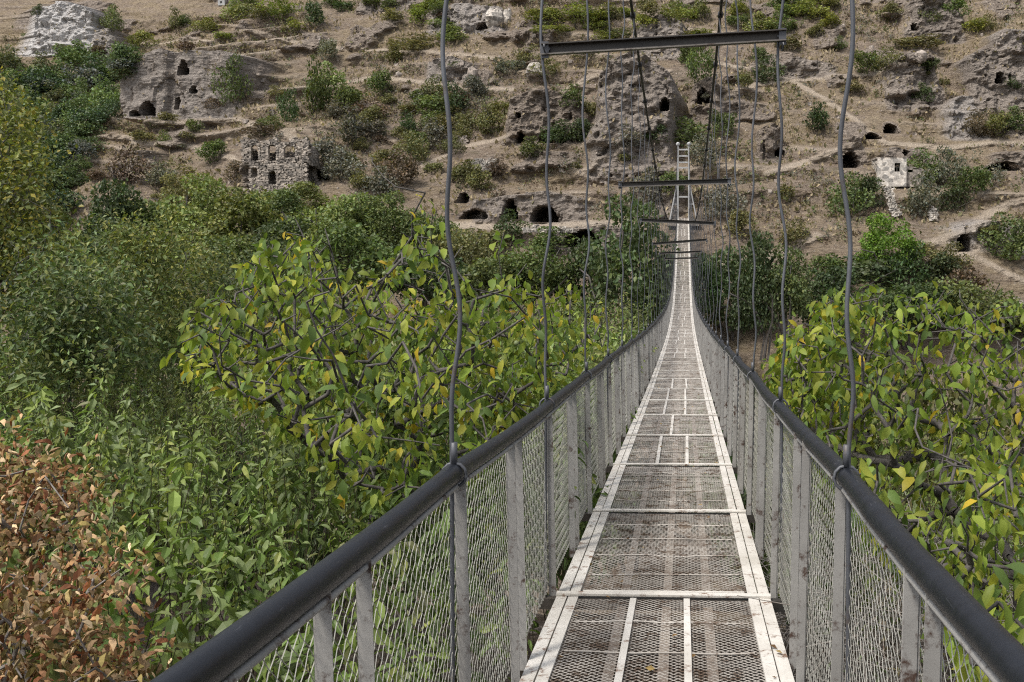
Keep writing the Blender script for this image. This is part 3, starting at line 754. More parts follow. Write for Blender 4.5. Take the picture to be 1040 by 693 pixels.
fl = MB(); fl.box(o0 + np.array([.1, 1.9, hb - .14]), o0 + np.array([W - .1, 1.9, hb - .14]), 3.3, .22, jit=.03); fl.build('floor_ledge', M_STONE, root)
bk = MB(); rubble(bk, o0 + np.array([.3, 3.6, 0]), W - .6, hb + 17 * s, .4, lambda u, v: False, lambda u: hb + 12 * s); bk.build('back_wall', M_STONE, root)
slab = MB(); slab.box(o0 + np.array([.3, 1.9, hb + 19 * s]), o0 + np.array([W * .62, 1.9, hb + 18 * s]), 3.0, .3, jit=.05); slab.build('shade_slab', M_STONE, root)  # unseen roof slab, added to keep the upper openings dark
rub = MB()
for k in range(90):
    u = rng.normal(0, 1.6) + X0(288); yy = -1.9 - abs(rng.normal(0, .9)); q = np.array([u, yy, -.4 - (-(yy + 1.9)) * .55])
    a = rng.uniform(.1, .3); rub.box(q, q + np.array([a, rng.normal(0, .1), rng.normal(0, .08)]), a, a * .8, jit=.03)
tag(rub.build('fallen_rubble', M_STONE, root), kind='stuff')

M_HUT = stone_mat('hut_stone', (.30, .27, .235), (.50, .465, .42), (.66, .63, .585))
p = hill(905, 181); s = p[1] / F
root = bpy.data.objects.new('stone_hut', None); COL.objects.link(root); root.location = p + np.array([0, 0, 0])
tag(root, 'pale stone hut with a dark square window built against the slope', 'hut')
w1 = (917.6 - 889) * s; h1 = 19.5 * s
wn = lambda u, v: abs(u - (908.6 - 889) * s) < 2.8 * s and (181 - 174.5) * s + 1.0 < v < (181 - 166) * s + 1.0
a = np.array([(889 - 905) * s, -1.3, -1.1]); h1 += 1.0
def plain_wall(nm, o, w, h, wc, ww, v0, v1, mat, slope=0):
    mb = MB(); T_ = .4
    for u0, u1, b0, b1 in ((0, wc - ww / 2, 0, h), (wc + ww / 2, w, 0, h - slope), (wc - ww / 2, wc + ww / 2, 0, v0), (wc - ww / 2, wc + ww / 2, v1, h - slope / 2)):
        mb.box(o + ((u0 + u1) / 2, 0, b0), o + ((u0 + u1) / 2, 0, b1), u1 - u0, T_, up=(0, 1, 0))
    mb.build(nm, mat, root)
plain_wall('front_wall', a, w1, h1, (908.6 - 889) * s, 5.6 * s, 6.5 * s + 1, 15 * s + 1, M_HUT)
w2 = (936 - 918.5) * s
plain_wall('annex_wall', a + np.array([w1 + .1, .5, 0]), w2, 13 * s + 1, 4 * s, 5 * s, 6 * s + 1, 12 * s + .6, M_STONE, .5)
sw = MB(); rubble(sw, a + np.array([.2, .25, 0]), 3.2, h1 - .1, .4, lambda u, v: False, lambda u: h1 - .1, (.3, .22), side=True); sw.build('side_wall', M_STONE2, root)
rf = MB(); rf.box(a + np.array([-.1, 1.6, h1 + .07]), a + np.array([w1 + .1, 1.6, h1 + .07]), 3.6, .16, jit=.02)
rf.box(a + np.array([w1 + .14, 1.9, 13 * s + .9]), a + np.array([w1 + w2, 1.9, 13 * s + .6]), 2.6, .14, jit=.02); rf.build('roof', M_STONE, root)
wi = MB(); cx = (908.6 - 889) * s
for zz in (6.6, 11, 14.9): wi.box(a + np.array([cx - 2.8 * s, .1, zz * s + 1]), a + np.array([cx + 2.8 * s, .1, zz * s + 1]), .08, .07)
for xx in (-2.7, 0, 2.7): wi.box(a + np.array([cx + xx * s, .1, 6.5 * s + 1]), a + np.array([cx + xx * s, .1, 15 * s + 1]), .08, .07, up=(0, 1, 0))
wi.build('window_frame', M_BARK, root)

def wall_bit(px, py, w, h, lab, name='stone_wall', mat=M_STONE2, top=None, lean=0):
    p = hill(px, py); s = p[1] / F
    mb = MB(); W_ = w * s; H_ = h * s
    rubble(mb, np.array([-W_ / 2, -.35, -.25]), W_, H_ + .25, .5, lambda u, v: False, top or (lambda u: H_ + .25 - .12 * abs(math.sin(u * 2.1))), (.3, .2))
    me_ = mb.mesh(name, mat); o = link(name, me_, loc=p); o.rotation_euler.y = lean
    tag(o, lab, 'wall'); return o
wall_bit(491, 173, 30, 11, 'short masonry retaining wall on the bare slope above the roadside caves')
wall_bit(909, 218, 9, 30, 'tall narrow fragment of white wall below the stone hut', 'wall_fragment', lean=-.3)
wall_bit(947, 222, 8, 12, 'stub of pale wall among bushes below the stone hut', 'wall_fragment')
wall_bit(560, 234, 56, 4, 'low pale kerb of stones along the path below the roadside caves')
wall_bit(403, 180, 12, 6, 'small heap of pale masonry in brown scrub right of the ruined arcade')
wall_bit(470, 146, 10, 8, 'broken stub of wall left of the dark overhanging rock', mat=M_STONE)
p = hill(226, 6); s = p[1] / F
root = bpy.data.objects.new('white_cabin', None); COL.objects.link(root); root.location = p
tag(root, 'tiny white cabin among green bushes at the top edge', 'cabin')
mb = MB(); mb.box((-.9, 0, .8), (.9, 0, .8), 1.4, 1.7); mb.build('wall', M_TOWER, root)
mb = MB(); mb.box((-1.0, 0, 1.72), (1.0, 0, 1.72), 1.7, .12); mb.build('roof', M_STONE2, root)
mb = MB(); mb.box((-.3, -.705, .8), (.2, -.705, .8), .03, .6); mb.build('window', M_DARK, root)
p = hill(907, 104); s = p[1] / F
mb = MB(); mb.box((0, -.2, -.2), (0, -.2, 9 * s), .22, .22, up=(0, 1, 0)); mb.box((0, -.2, 9 * s + .003), (0, -.2, 9 * s + .1), .3, .3, up=(0, 1, 0))
tag(mb.build('marker_post', M_TOWER), 'short white marker post on the slope above the twin caves', 'post').location = p

# ------------------------------------------------------------------ the bridge
YD = np.array([-12, 0, 5, 11, 18, 26, 34, 42, 50, 60, 70, 80, 92, 100, 110, 118.])
ZD = np.array([-1.1, -1.66, -1.99, -2.39, -2.87, -3.34, -3.76, -4.1, -4.27, -4.2, -3.58, -2.35, -.5, .75, 1.98, 2.3])
yf = np.arange(-12, 118.01, .25); zf = np.interp(yf, YD, ZD)
ker = np.hanning(25); ker /= ker.sum(); zp = np.pad(zf, 12, mode='reflect', reflect_type='odd'); zf = np.convolve(zp, ker, 'valid')
zd = lambda y: np.interp(y, yf, zf)
zc = lambda y: .75 + .0023 * (np.asarray(y) - 47.0) ** 2
CX = -.116; STEP = 2.24; Y0 = 3.27
HW, RX = .60, .65
bridge = bpy.data.objects.new('suspension_bridge', None); COL.objects.link(bridge); bridge.location = (CX, 0, 0)
tag(bridge, 'long narrow steel footbridge with mesh deck and sides and black handrails crossing the gorge', 'bridge')
YEND = 110.0
bays = [Y0 + STEP * k for k in range(-4, 49)]
bays = [b_ for b_ in bays if b_ < YEND - .5]

# grating, frame and crossbeam of each bay
BARS = {0: 2, 1: 0, 2: 0, 3: 2, 4: 1, 5: 2, 6: 2, 7: 2, 8: 0, 9: 0, 10: 0, 11: 2, 12: 2, 13: 0, 14: 2, 15: 1, 16: 2, 17: 2}
for k, ya in enumerate(bays):
    yb_ = min(ya + STEP, YEND); za, zb_ = zd(ya), zd(yb_)
    T = lambda x, f, dz=0: np.array([x, ya + (yb_ - ya) * f, za + (zb_ - za) * f + dz])
    bi = k - 4
    # strands of the expanded mesh
    nearb = ya < 44
    pit, rowp, sw_ = (.040, .0185, .0039) if nearb else (.080, .037, .007)
    nx = int(round(.948 / (pit / 2))); nrow = int((yb_ - ya - .08) / rowp)
    gx = np.linspace(-.474, .474, nx + 1); ry = .04 + np.arange(nrow) * rowp
    zig = (np.arange(nx + 1) % 2) * rowp
    GX = np.broadcast_to(gx, (nrow, nx + 1))
    GY = ry[:, None] + np.where((np.arange(nrow)[:, None] % 2) == 0, zig[None], rowp - zig[None]) 
    GZ = .004 * fbm(GX * 3 + bi, GY * 3, 4, 2) - .012 * np.sin(np.clip(GY / (yb_ - ya), 0, 1) * math.pi * 4) * .35
    lo = np.stack([GX, GY - sw_ / 2, GZ], -1); hi = np.stack([GX, GY + sw_ / 2, GZ + sw_ * .35], -1)
    V = np.concatenate([lo.reshape(-1, 3), hi.reshape(-1, 3)]); n1 = nrow * (nx + 1)
    i = np.arange(nrow)[:, None] * (nx + 1); j = np.arange(nx)[None]
    Q = np.stack([i + j, i + j + 1, i + j + 1 + n1, i + j + n1], -1).reshape(-1, 4)
    fr = V[:, 1] / (yb_ - ya)
    V[:, 1] += ya; V[:, 2] += za + (zb_ - za) * fr
    g = link('deck_grating', mesh_np('deck_grating', V, Q, M_GRATE), bridge)
    fm = MB()
    for sx in (-1, 1):
        fm.box(T(sx * .568, 0), T(sx * .568, .992, 0), .060, .014, jit=.001)
        fm.box(T(sx * .501, 0.01, .006), T(sx * .501, .985, .004), .056, .014, jit=.001)
    fm.box(T(-.6, 0, .018), T(.6, 0, .018 + rng.normal(0, .002)), .042, .012, jit=.001)
    fm.box(T(-.455, .024, .008), T(.455, .024, .01), .022, .02, jit=.001)
    fm.build('deck_frame', M_WHITE, bridge)
    nbars = BARS.get(bi, [0, 2, 2, 0, 1][bi % 5])
    if nbars:
        bb = MB()
        off = rng.uniform(-.05, .05)
        for x in ((-.15 + off, .15 + off * .5) if nbars == 2 else (off * 2,)):
            bb.box(T(x, .03, .011), T(x + rng.normal(0, .006), .97, .011), .034, .012)
        bb.build('deck_strap', M_WHITE, bridge)
    un = MB()
    for x in (-.23, 0.02, .25): un.box(T(x, .0, -.05), T(x, .995, -.05), .05, .012)
    un.build('under_strap', M_STRAP, bridge)
    ro = MB()
    for f_ in np.arange(1, 5) / 5: 
        xx = np.linspace(-.45, .45, 9)
        ro.tube([T(x, f_ + rng.normal(0, .002), .006 + rng.normal(0, .003)) for x in xx], .0045, 4)
    if rng.uniform() < .4: ro.box(T(-.45, .72, .01), T(.45, .72, .01), .016, .008)
    ro.build('deck_rod', M_GRATE, bridge)
    cb = MB(); cb.box(T(-.70, 0, -.035), T(.70, 0, -.035), .05, .06)
    for sx in (-1, 1): cb.tube([T(sx * .665, 0, -.07), T(sx * .665, 0, .05)], .011, 6)
    cb.build('crossbeam', M_BEAM, bridge)
    # mesh side panels
    for sx in (-1, 1):
        PV0, PV1 = [], []
        Hh, pt = 1.02, .056
        u0 = np.arange(-Hh, STEP, pt)
        nseg = 20 if -1 < ya < 14 else 1
        for dirn in (1, -1):
            lo_u = np.maximum(0, u0); 
            t0 = np.maximum(0, -u0); t1 = np.minimum(Hh, (yb_ - ya) - u0)
            ok = t1 > t0 + .01
            for uu, a0, a1 in zip(u0[ok], t0[ok], t1[ok]):
                ts = np.linspace(a0, a1, nseg + 1) if nseg > 1 else np.array([a0, a1])
                if nseg > 1:
                    ts = np.concatenate([[a0], np.arange(math.ceil(a0 / (pt / 2)) * pt / 2, a1, pt / 2), [a1]])
                yy = uu + ts; zz = ts if dirn == 1 else Hh - ts
                off = np.where(np.arange(len(ts)) % 2 == 0, .0016, -.0016) * dirn if nseg > 1 else np.zeros(len(ts))
                xx = sx * (.648 + .022 * zz / Hh) + off
                P_ = np.stack([xx, ya + yy, za + (zb_ - za) * yy / (yb_ - ya) + .03 + zz], 1)
                PV0.append(P_[:-1]); PV1.append(P_[1:])
        V, Q = segs_mesh(np.concatenate(PV0), np.concatenate(PV1), .0013, .0013, 3)
        link('mesh_panel', mesh_np('mesh_panel', V, Q, M_WIRE), bridge)

# posts: an angle iron per half bay, doubled where panels meet
posts = []
for k, ya in enumerate(bays):
    for dy in (0.02, 1.03, 1.27):
        for sx in (-1, 1): posts.append((ya + dy + rng.normal(0, .03), sx))
def post_mb(mb, y, sx):
    zb_ = zd(y); tl = rng.normal(0, .006)
    b0 = np.array([sx * .620, y, zb_ - .04]); t0 = np.array([sx * .640, y + tl, zb_ + 1.06])
    mb.box(b0, t0, .034, .005, up=(0, 1, 0), jit=.0006)                # flange across the walk
    e = np.array([sx * .0205, 0.0185, 0])
    mb.box(b0 + e, t0 + e, .005, .034, up=(0, 1, 0), jit=.001)        # flange along the walk
posts.sort(key=lambda t: abs(t[0]))
vis = [q for q in posts if q[0] > 1.2]; rest = vis[100:] + [q for q in posts if q[0] <= 1.2]
for y, sx in vis[:100]:
    mb = MB(); post_mb(mb, y, sx); mb.build('fence_post', M_GREY, bridge)
mb = MB()
for y, sx in rest: post_mb(mb, y, sx)
tag(mb.build('fence_post', M_GREY, bridge), kind='stuff')

# handrails
for sx in (-1, 1):
    yy = np.arange(-11, YEND, .06)
    x = sx * RX + .006 * np.sin(yy * 1.7 + sx) + .012 * vn(yy / 3, yy * 0, 5 + sx)
    z = zd(yy) + 1.085 + .010 * vn(yy / .9, yy * 0 + 4, 7 + sx) - .012 * np.abs(np.sin((yy - Y0) / STEP * math.pi))
    mb = MB(); mb.tube(np.stack([x, yy, z], 1), .0325 + .0018 * vn(yy / .25, yy * 0, 9 + sx) + .0018 * (((yy + .3 * sx) % 2.9) < .24), 16)
    mb.build('handrail', M_RAIL, bridge, True)
    # lower seam strap under the rail
    mb = MB(); mb.tube(np.stack([x - sx * .012, yy, z - .043], 1), .009, 6); mb.build('rail_rod', M_GREY, bridge, True)

# hangers, main cables and spreader beams
for k, ya in enumerate(bays):
    for sx in (-1, 1):
        zb_, zt_ = zd(ya), float(zc(ya))
        n = max(8, int((zt_ - zb_) / .045))
        t = np.linspace(0, 1, n); z = zb_ - .02 + (zt_ - zb_ + .02) * t
        ph = rng.uniform(0, 6.28); am = .017 * sst(1.15, 1.5, z - zb_)
        x = sx * (.662 - .03 * t) + am * (np.sin((z - zb_) * 8.2 + ph + 1.2 * np.sin(z * 2.3)) * .8 + .9 * np.sin((z - zb_) * 3.3 + ph * 2))
        y = ya + am * np.cos((z - zb_) * 6.1 + ph * 1.3)
        mb = MB(); mb.tube(np.stack([x, y, z], 1), .0078 if ya < 16 else .0056, 6); mb.tube([(sx * RX + .041 * math.cos(a_), ya, zb_ + 1.08 + .041 * math.sin(a_)) for a_ in np.linspace(0, 6.283, 13)], .006, 5)
        mb.tube([(sx * RX, ya, zb_ + 1.118), (sx * RX, ya, zb_ + 1.19)], .012, 6); mb.build('hanger', M_ROPE, bridge, True)
for sx in (-1, 1):
    yy = np.arange(-10, YEND + .1, 1.0)
    mb = MB(); mb.tube(np.stack([sx * .63 + 0 * yy, yy, zc(yy)], 1), .022, 7)
    for ya in bays:
        mb.box((sx * .63, ya - .05, float(zc(ya))), (sx * .63, ya + .05, float(zc(ya))), .07, .075)
    cab = mb.build('main_cable', M_CABLE, bridge, True)
    mb = MB(); mb.tube([(0, 0, -.03), (0, 0, 0), (.01, 0, .03)], [.008, .014, .008], 6); lm = mb.mesh('cable_lamp', M_STRAP)
    for ya in np.arange(9, 50, 1.7):
        link('cable_lamp', lm, cab, (sx * .63 + .05, ya + rng.normal(0, .2), float(zc(ya))))
for yb_, dz, dx in ((5.52, .035, 0), (11.9, .02, 0), (17.5, -.03, 0), (24.0, .05, .0), (30.7, .03, 0), (38.0, .02, 0)):
    z = zd(yb_) + 3.085
    root = bpy.data.objects.new('spreader_beam', None); COL.objects.link(root); root.parent = bridge
    ends = lambda o: (np.array([-.67, yb_ - .01, z - dz + o]), np.array([.67, yb_ - .01, z + dz + o]))
    mb = MB(); a, e = ends(.0); mb.box(a, e, .006, .05); a, e = ends(.028); mb.box(a + (0, -.02, 0), e + (0, -.02, 0), .045, .006)
    mb.build('beam_web', M_BEAM, root)
    mb = MB(); a, e = ends(-.0285); mb.box(a + (0, -.02, 0), e + (0, -.02, 0), .05, .006); a, e = ends(-.022); mb.box(a + (0, -.0085, 0), e + (0, -.0085, 0), .004, .012)
    mb.build('beam_flange', M_FLANGE, root)
    mb = MB()
    for xx in (-.63, .63):
        for dy in (-.009,): mb.tube([(xx, yb_ - .03, z + dz * xx / .7), (xx, yb_ + .02, z + dz * xx / .7)], .009, 6)
    for xx in (-.65, .65):
        mb.box((xx, yb_ - .036, z - .05 + dz * xx / .7), (xx, yb_ - .036, z + .04 + dz * xx / .7), .04, .006, up=(0, 1, 0))
        mb.tube([(xx, yb_ - .04 + .05 * math.sin(a_), z - .03 + .02 * math.cos(a_)) for a_ in np.linspace(0, 6.28, 9)], .005, 5)
    mb.build('beam_bracket', M_ROPE, root)
# far tower
tw = bpy.data.objects.new('tower', None); COL.objects.link(tw); tw.parent = bridge
zt = zd(110)
for sx in (-1, 1):
    mb = MB(); mb.box((sx * .6, 110.3, zt - 2.5), (sx * .6, 110.3, zt + 8.0), .15, .15, up=(0, 1, 0)); mb.build('tower_leg', M_TOWER, tw)
    mb = MB(); mb.tube([(sx * .6, 110.3, zt + 8.0), (sx * .6, 110.3, zt + 8.15), (sx * .6, 110.3, zt + 8.3), (sx * .6, 110.3, zt + 8.42)], [.12, .22, .22, .08], 8); mb.build('tower_cap', M_TOWER, tw)
    mb = MB(); mb.tube([(sx * .66, 110.3, zt + 4.0), (sx * 1.5, 110.3, zt - .2)], .075, 6); mb.box((sx * .66, 110.3, zt + 1.6), (sx * 1.1, 110.3, zt + 1.6), .1, .1); mb.build('tower_brace', M_TOWER, tw)
for hh in (7.6, 6.9, 6.2, 5.6, 4.1, 2.4):
    mb = MB(); mb.box((-.48, 110.3, zt + hh), (.48, 110.3, zt + hh), .12, .16); mb.build('tower_rung', M_TOWER, tw)
mb = MB(); mb.box((0, 108.5, zt - .5), (0, 113.5, zt - .45), 3.4, .7, jit=.03); mb.build('abutment', M_STONE, bridge)

n = 150; y = 3 + 24 * rng.uniform(0, 1, n) ** 1.6; x = CX + np.clip(rng.normal(0, .38, n), -.55, .55); P = np.stack([x, y, zd(y) + .022], 1)
A = rdir(n) * np.array([1, 1, .15]); N = np.array([0, 0, 1.0]) + rng.normal(0, .3, (n, 3))
V, Q, Cv = leaves_np(P, A, N, rng.uniform(.02, .05, n), .5, np.array([(.20, .12, .05), (.28, .20, .08), (.12, .07, .035)])[rng.integers(0, 3, n)])
tag(link('fallen_leaves', mesh_np('fallen_leaves', V, Q, M_DEAD, {'Col': Cv})), 'small dry leaves fallen on the mesh deck of the bridge', 'leaves', kind='stuff')
# ------------------------------------------------------------------ near trees: skeleton grown to leaf sites
def grow(base, path, targets, r_tip=.004, jit=.06, power=.42, maxr=.042):
    """trunk along path, then every site is joined to the nearest branch"""
    nodes = [np.asarray(base, float)]; par = [-1]
    for q in path:
        a = nodes[-1]; q = np.asarray(q, float); n = max(1, int(np.linalg.norm(q - a) / .35))
        st = len(nodes) - 1
        for k in range(1, n + 1):
            nodes.append(a + (q - a) * k / n + rng.normal(0, .02, 3)); par.append(len(nodes) - 2)
    root_top = nodes[-1]
    order = np.argsort(np.linalg.norm(targets - root_top, axis=1))
    arr = np.zeros((60000, 3)); cnt = len(nodes); arr[:cnt] = nodes
    tips = []
    dist_root = [0.0] * cnt
    dr = np.zeros(60000)
    for k in range(1, cnt): dr[k] = dr[par[k]] + np.linalg.norm(arr[k] - arr[par[k]])
    half = max(0, cnt - 4)
    for ti in order:
        t = targets[ti]
        d = np.linalg.norm(arr[half:cnt] - t, axis=1) + .18 * dr[half:cnt]
        j = half + int(np.argmin(d)); a = arr[j].copy()
        L = np.linalg.norm(t - a); n = max(1, int(L / .14)); pidx = j
        bend = rng.normal(0, .12 * L, 3); bend[2] += .10 * L
        for k in range(1, n + 1):
            f_ = k / n
            q = a + (t - a) * f_ + bend * math.sin(f_ * math.pi) * .5 + (rng.normal(0, jit * .35, 3) if k < n else 0)
            arr[cnt] = q; par.append(pidx); dr[cnt] = dr[pidx] + np.linalg.norm(q - arr[pidx]); pidx = cnt; cnt += 1
        tips.append((pidx, ti))
    load = np.zeros(cnt)
    for pidx, _ in tips: load[pidx] += 1
    for k in range(cnt - 1, 0, -1): load[par[k]] += load[k]
    rad = np.minimum(r_tip * np.maximum(load, 1) ** power, maxr)
    pr = np.array(par[1:])
    V, Q = segs_mesh(arr[pr], arr[1:cnt], np.minimum(rad[pr], rad[1:cnt] * 1.6), rad[1:cnt], 5)
    tipdir = {ti: unit(arr[p_] - arr[par[p_]]) for p_, ti in tips}
    return V, Q, tipdir

def sample_poly(poly, n):
    poly = np.array(poly, float); out = []
    while len(out) < n:
        x, y = rng.uniform(*[poly[:, 0].min(), poly[:, 0].max()]), rng.uniform(poly[:, 1].min(), poly[:, 1].max())
        ins = False; j = len(poly) - 1
        for i in range(len(poly)):
            xi, yi = poly[i]; xj, yj = poly[j]
            if (yi > y) != (yj > y) and x < (xj - xi) * (y - yi) / (yj - yi) + xi: ins = not ins
            j = i
        if ins: out.append((x, y))
    return np.array(out)

GREENS = np.array([(.18, .25, .035), (.15, .215, .04), (.23, .285, .045), (.11, .17, .045), (.28, .31, .05)])
YELS = np.array([(.42, .36, .04), (.46, .33, .035), (.30, .30, .045), (.38, .38, .06)])
def walnut(name, label, base, path, T, nleaf, yellow, lsize=(.045, .12), bare=.2, lmat=None):
    root = bpy.data.objects.new(name, None); COL.objects.link(root); root.location = base
    tag(root, label, 'tree')
    base = np.asarray(base, float)
    V, Q, td = grow(base, path, T)
    link('trunk', mesh_np('trunk', V - base, Q, M_BARK, smooth=True), root)
    P, A, N, L, C, W = [], [], [], [], [], []
    for ti, d in td.items():
        if rng.uniform() < bare: continue
        n = int(rng.integers(nleaf[0], nleaf[1]))
        yl = rng.uniform() < yellow * 2.2; tone = rng.uniform(.75, 1.25)
        for _ in range(n):
            a = unit(d * .4 + rng.normal(0, .55, 3) + np.array([0, 0, -1.0]))
            p0 = T[ti] - d * rng.uniform(0, .16) + rng.normal(0, .05, 3)
            nn = unit(np.array([rng.normal(0, .7), rng.normal(-.25, .7), .75]))
            P.append(p0); A.append(a); N.append(nn); L.append(rng.uniform(*lsize)); W.append(rng.uniform(.38, .60))
            y_ = rng.uniform() < (.35 if yl else .03) if yellow > 0 else False
            c = YELS[rng.integers(4)] if y_ else GREENS[rng.integers(5)]
            C.append(c * tone * rng.uniform(.85, 1.15))
    V, Q, Cv = leaves_np(np.array(P) - base, np.array(A), np.array(N), np.array(L), np.array(W), np.array(C), LEAF8)
    link('crown', mesh_np('crown', V, Q, lmat or M_WALNUT, {'Col': Cv}, True), root)
    return root

polyL = [(180, 335), (215, 300), (245, 262), (290, 236), (335, 246), (350, 290), (395, 270), (430, 225), (455, 262), (500, 278), (545, 292), (600, 290), (622, 310), (615, 350), (560, 400), (500, 470), (450, 520), (360, 500), (300, 440), (220, 390), (170, 360)]
s_ = sample_poly(polyL, 980)
d_ = np.maximum(7.6 + rng.normal(0, 1.0, len(s_)), 1011 * .98 / (695 - s_[:, 0])); d_ = np.where(s_[:, 1] > 440, d_ * .92, d_)
T_ = at(s_[:, 0], s_[:, 1], d_)
tw_ = np.array([[402, 190], [378, 160], [432, 196], [452, 300], [418, 232], [440, 215], [268, 250], [300, 222], [330, 232], [292, 240], [512, 236], [470, 250], [535, 268]], float)
T_ = np.concatenate([T_, at(tw_[:, 0], tw_[:, 1], 7.5 + rng.normal(0, .3, len(tw_)))])
bL = np.array([-2.7, 7.8, znear(np.array([-2.7]), np.array([7.8]))[0] - .1])
walnut('walnut_tree', 'large leaved fruit tree with yellowing leaves and bare grey twigs left of the bridge', bL,
       [bL + (.15, .1, .9), bL + (.1, 0, 1.8)], T_, (5, 13), .10, bare=.32)
# green fruits hang in it
polyR = [(775, 420), (790, 345), (830, 305), (865, 288), (905, 296), (940, 300), (965, 285), (990, 310), (1040, 300), (1110, 330), (1110, 700), (990, 690), (900, 560), (840, 470), (790, 430)]
s_ = sample_poly(polyR, 740)
dm = np.interp(s_[:, 1], [290, 420, 560, 690], [8.6, 7.4, 5.4, 4.3])
d_ = np.maximum(dm + rng.normal(0, .8, len(s_)), 1011 * .80 / (s_[:, 0] - 695))
keep = ~((s_[:, 0] > 860) & (rng.uniform(0, 1, len(s_)) < .12))
T_ = at(s_[:, 0], s_[:, 1], d_)[keep]
s2 = sample_poly([(770, 425), (785, 350), (830, 308), (865, 290), (900, 300), (910, 360), (880, 460), (840, 470)], 330)
T_ = np.concatenate([T_, at(s2[:, 0], s2[:, 1], np.maximum(7.8 + rng.normal(0, .7, len(s2)), 1011 * .80 / (s2[:, 0] - 695)))])
bR = np.array([2.6, 7.2, znear(np.array([2.6]), np.array([7.2]))[0] - .1])
walnut('walnut_tree', 'lush yellow green large leaved tree crowding the right handrail', bR, [bR + (-.1, 0, 1.0), bR + (-.2, -.1, 2.0)], T_, (6, 13), .06, bare=.24)
trees = [o for o in COL.objects if o.name.startswith('walnut_tree') and o.parent is None]
for o in trees:
    crown = [c_ for c_ in o.children if c_.name.startswith('crown')][0]
    n = len(crown.data.vertices); idx = rng.choice(n // 8, 46, replace=False) * 8
    mb = MB()
    for q in idx:
        p0 = np.array(crown.data.vertices[int(q)].co) + np.array([0, 0, -.03]); r_ = rng.uniform(.014, .021)
        zz = np.linspace(-1, 1, 6)
        mb.tube([p0 + (0, 0, r_ * v) for v in zz], [max(.002, r_ * math.sqrt(max(0, 1 - v * v))) for v in zz], 8)
    me_ = mb.mesh('fruit', M_LEAF, True, {'Col': np.tile(np.array([[.22, .26, .12]]), (mb.n, 1))})
    tag(link('fruit', me_, o), kind='stuff')

# left edge tree, olive and yellowing
def leafy(name, label, base, path, T, nl, ls, cols,  mat=M_LEAF, cat_='tree', spread=.25, tmpl=LEAF4, wr=(.5, .8), trunkmat=None, crown='crown', droop=.3):
    root = bpy.data.objects.new(name, None); COL.objects.link(root); base = np.asarray(base, float); root.location = base
    tag(root, label, cat_)
    V, Q, td = grow(base, path, T, jit=.1, r_tip=.003 if cat_ == 'shrub' else .004, maxr=.012 if cat_ == 'shrub' else .12)
    link('trunk' if cat_ == 'tree' else 'stem', mesh_np('trunk', V - base, Q, trunkmat or M_BARK, smooth=True), root)
    n = len(T) * nl
    tone = np.repeat(rng.uniform(.55, 1.4, len(T)), nl)
    P = np.repeat(T, nl, 0) + rng.normal(0, spread, (n, 3))
    A = rng.normal(0, 1, (n, 3)) + np.array([0, 0, -droop]); N = np.array([0, -.3, .9]) + rng.normal(0, .55, (n, 3))
    C = np.array(cols)[rng.integers(0, len(cols), n)] * (tone * rng.uniform(.7, 1.3, n))[:, None]
    V, Q, Cv = leaves_np(P - base, A, N, rng.uniform(*ls, n), rng.uniform(*wr, n), C, tmpl)
    link(crown, mesh_np(crown, V, Q, mat, {'Col': Cv}), root)
    return root
poly = [(-90, 95), (-30, 82), (6, 84), (22, 104), (34, 140), (44, 165), (30, 185), (52, 212), (62, 235), (58, 260), (48, 290), (30, 320), (-90, 330)]
s_ = sample_poly(poly, 520); T_ = at(s_[:, 0], s_[:, 1], 20.5 + rng.normal(0, 1.3, len(s_)))
bb = np.array([-14.6, 20.8, -8.3])
leafy('tree', 'olive green tree with yellowing leaves cut by the left edge', bb, [bb + (0, 0, 2.5), bb + (.2, 0, 5.0)], T_, 44, (.07, .13),
      [(.15, .17, .032), (.17, .18, .034), (.11, .135, .03), (.26, .22, .04), (.085, .105, .028), (.13, .155, .032)], spread=.26)
# dark bushes and trees of the near bank, left and right, further down the slope
TB = [(128, 300, 24, 2.3, (95, 210), 'g', 'mid green bushy tree with pale leaf edges behind the left thicket'),
      (205, 330, 27, 2.0, (150, 260), 'd', 'dark green bushy tree behind the left edge of the fruit tree'),
      (70, 330, 17, 1.6, (20, 130), 'D', 'low deep green bushy tree below the tree cut by the left edge'),
      (280, 320, 36, 2.4, (230, 340), 'd', 'dark green tree behind the bare twigs of the left fruit tree')]
for px, py, d, rr, (l, r_), t, lab in TB:
    s_ = sample_poly([(l, py - 30), (l + 20, py - 62), ((l + r_) / 2, py - 75), (r_ - 20, py - 58), (r_, py - 30), (r_, py + 40), (l, py + 40)], 84)
    T_ = at(s_[:, 0], s_[:, 1], d + rng.normal(0, 1.2, len(s_)))
    b0 = at(float(px), float(py), d); zg = znear(b0[:1], b0[1:2])[0]; b1 = np.array([b0[0], b0[1], zg - .2])
    c0 = np.array(TINT[t]) * 1.3
    leafy('tree', lab, b1, [(b1 + b0) / 2, b0 - (0, 0, .8)], T_, 112, (.08, .15), [c0, c0 * 1.35, c0 * .8, c0 * np.array([2.0, 1.5, 1.4]), c0 * np.array([1.3, 1.1, .8])], spread=.29, wr=(.35, .6))
